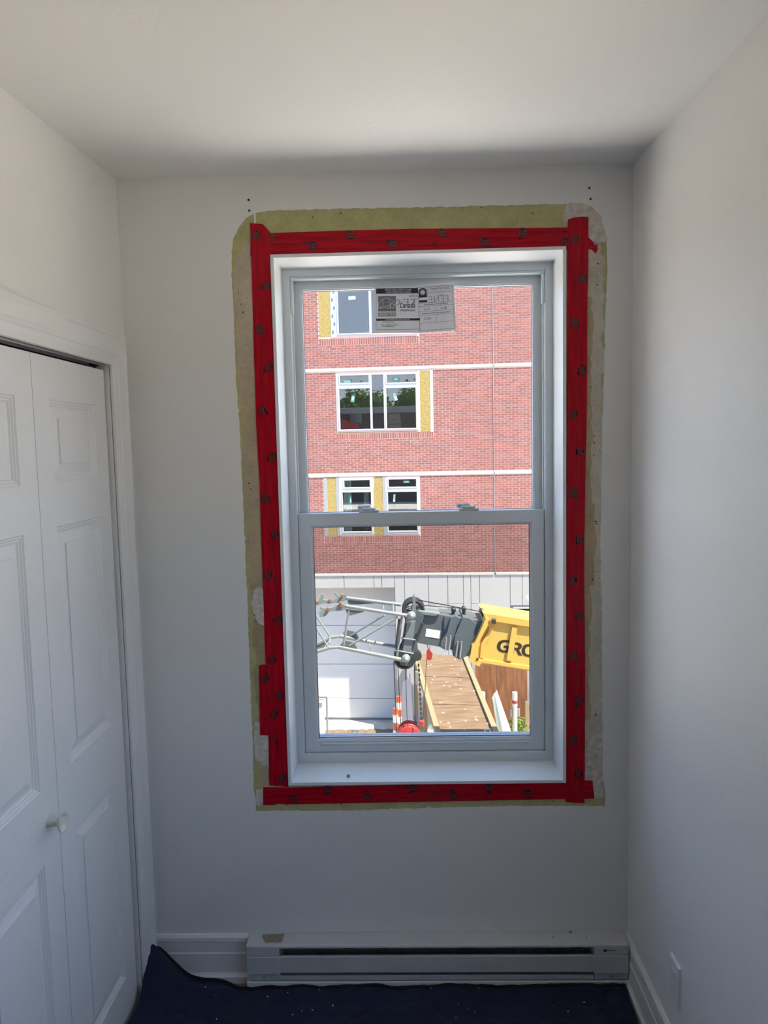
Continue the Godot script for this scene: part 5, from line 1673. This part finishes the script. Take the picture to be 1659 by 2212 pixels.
	# red hook block on its hoist ropes
	var hb := Vector2(0.0196, -3.7383)
	var h := thing("hook_block", Vector3(hb.x, hb.y, zc))
	tag(h, "large red hook block hanging from the crane on hoist ropes", "hook block")
	for s in [-0.16, 0.02, 0.14]:
		start()
		lathe([[0.0001, 0.0], [0.17, 0.0], [0.215, 0.012], [0.22, 0.03], [0.20, 0.045], [0.0001, 0.05]], Transform3D(Basis(Vector3.RIGHT, PI / 2), Vector3(0.02 * s, 0, s)), 32)
		done("cheek_plate", "hook_red", h)
	start()
	extrude([Vector2(-0.07, -0.18), Vector2(0.07, -0.18), Vector2(0.05, -0.34), Vector2(0.12, -0.46), Vector2(0.04, -0.58), Vector2(-0.09, -0.54), Vector2(-0.11, -0.46), Vector2(-0.05, -0.48), Vector2(0.02, -0.50), Vector2(0.05, -0.45), Vector2(-0.03, -0.36)], -0.03, 0.03)
	done("hook", "steel_dark", h)
	start(Transform3D(Basis(), -h.position))
	for e in [[Vector2(-0.2379, -2.2802), Vector2(-0.2107, -3.6775), 0.1, 0.010], [Vector2(0.1509, -2.3970), Vector2(0.1470, -3.6018), 0.0, 0.010], [Vector2(-0.1667, -2.3380), Vector2(-0.1304, -3.6444), -0.05, 0.009], [Vector2(-0.0198, -2.3878), Vector2(-0.0054, -3.5677), 0.1, 0.007]]:
		rope([c3(e[0], zc + e[2]), c3(e[1], zc + e[2])], e[3])
	done("hoist_rope", "wire", h)
	# short chain with a red shackle block, and the small red overhaul weight
	var k0 := Vector2(0.2215, -2.1649); var k1 := Vector2(0.2613, -3.2999)
	h = thing("chain_fall", Vector3(k1.x, k1.y, zc + 0.60))
	tag(h, "dark chain with a red shackle block right of the hook block", "chain")
	start(Transform3D(Basis(), -h.position))
	for k in 26:
		var t := k / 25.0
		var p := c3(k0.lerp(k1, t), zc + 0.60)
		var d := Vector3(0.018 if k % 2 else 0.004, 0, 0.004 if k % 2 else 0.018)
		cbox(p - d - Vector3(0, 0.030, 0), p + d + Vector3(0, 0.030, 0), 0.004)
	done("chain_link", "wire", h).set_meta("kind", "stuff")
	start()
	cbox(Vector3(-0.045, -0.06, -0.04), Vector3(0.045, 0.06, 0.04), 0.015)
	tube(Vector3(-0.055, 0.01, 0), Vector3(0.055, 0.01, 0), 0.022)
	done("shackle_block", "hook_red", h)
	start(Transform3D(Basis(), -h.position))
	cbox(c3(Vector2(0.1593, -2.5636), zc + 0.57), c3(Vector2(0.2145, -2.3209), zc + 0.63), 0.008)
	done("tensioner", "steel_grey", h)
	var r0 := Vector2(0.4278, -2.1069)
	h = thing("overhaul_weight", Vector3(r0.x, r0.y, zc + 0.3))
	tag(h, "small dark red weight on a thin line below the dark boom", "weight")
	start()
	extrude([Vector2(-0.045, 0.06), Vector2(0.0, 0.13), Vector2(0.03, 0.07), Vector2(0.065, 0.03), Vector2(0.05, -0.05), Vector2(0.02, -0.09), Vector2(-0.05, -0.08)], -0.045, 0.045)
	done("weight", "hook_red", h)
	start(Transform3D(Basis(), -h.position))
	rope([c3(Vector2(0.3744, -2.2034), zc + 0.3), c3(Vector2(0.3491, -2.6823), zc + 0.3), c3(Vector2(0.2628, -3.6669), zc + 0.3)], 0.007)
	rope([c3(Vector2(0.4041, -1.9741), zc + 0.3), c3(Vector2(0.3890, -1.8416), zc + 0.3)], 0.007)
	done("line", "wire", h)

# ---------------------------------------------------------------- our own side of the street, seen mirrored in the far panes
func build_own_side():
	start()
	slab(Rect2(-16, GROUND, 30, 3.6 - GROUND), [Rect2(WX0 - 0.02, WY0 - 0.02, WX1 - WX0 + 0.04, WY1 - WY0 + 0.04)], STREET_FACE - 0.12, STREET_FACE - 0.001)
	struct(done("wall_street", "own_brick"), "dark street front of the house the room is in")
	start()
	cbox(Vector3(-16, 3.48, STREET_FACE - 0.18), Vector3(14, 3.80, STREET_FACE + 0.1), 0.02)
	struct(done("trim_3", "coping"), "grey parapet coping of the house")
	# flat white roof of the lower extension just under the window: the sun on it lights the ceiling
	start()
	box(Vector3(-5.5, -1.26, -4.7), Vector3(5.0, -1.2, STREET_FACE - 0.12))
	struct(done("roof_extension", "roof_white"), "flat white roof of the lower extension under the window")
	start()
	box(Vector3(-5.45, GROUND, -4.65), Vector3(4.95, -1.26, -4.45))
	box(Vector3(-5.45, GROUND, -4.45), Vector3(-5.25, -1.26, STREET_FACE - 0.12))
	box(Vector3(4.75, GROUND, -4.45), Vector3(4.95, -1.26, STREET_FACE - 0.12))
	struct(done("wall_extension", "own_brick"), "dark walls of the lower extension under the window")
	rng.seed = 3
	for e in [[-8.6, 9.5, "leafy tree of the front row behind the house, left one"], [-4.7, 9.5, "leafy tree of the front row behind the house, middle one"], [-0.8, 9.5, "leafy tree of the front row behind the house, right one"], [-6.6, 13.6, "leafy tree of the back row behind the house, left one"], [-2.7, 13.6, "leafy tree of the back row behind the house, middle one"], [1.2, 13.6, "leafy tree of the back row behind the house, right one"]]:
		shrub(Vector3(e[0], GROUND, e[1]), 1.52, 5.5 + (e[1] - 9.5) * 0.15, 12000, "leaf_green", int(e[0] * 10) + 200, e[2], "street_tree", "tree", 0.15, 6.2)
	# neighbours on the same front: red awning, mint framed window, beige panel
	var z := STREET_FACE - 0.12
	var o := thing("shop_awning", Vector3(-4.7, 2.6, z - 0.06))
	tag(o, "red sloping awning on the house front, mirrored in the far pane", "awning")
	start()
	extrude([Vector2(-1.6, 0.0), Vector2(0.52, 0.0), Vector2(0.52, 0.32), Vector2(-0.45, 0.64), Vector2(-1.6, 0.80)], -0.5, 0.0)
	done("awning_cover", "awning_red", o)
	var w := Node3D.new()
	w.name = "window_3"
	add_child(w)
	struct(w, "mint framed window of the neighbour on the house front")
	start()
	slab(Rect2(-4.61, 3.0, 0.58, 0.46), [Rect2(-4.56, 3.05, 0.13, 0.36), Rect2(-4.39, 3.05, 0.13, 0.36), Rect2(-4.22, 3.05, 0.14, 0.36)], z - 0.05, z)
	done("window_frame", "mint", w)
	start()
	box(Vector3(-4.60, 3.01, z - 0.02), Vector3(-4.04, 3.45, z - 0.015))
	done("pane", "steel_grey", w)
	start()
	for k in 2: cbox(Vector3(-2.62, 2.35 + k * 0.56, z - 0.03), Vector3(-1.96, 2.88 + k * 0.56, z), 0.005)
	struct(done("trim_4", "beige_panel"), "beige panels on the house front")
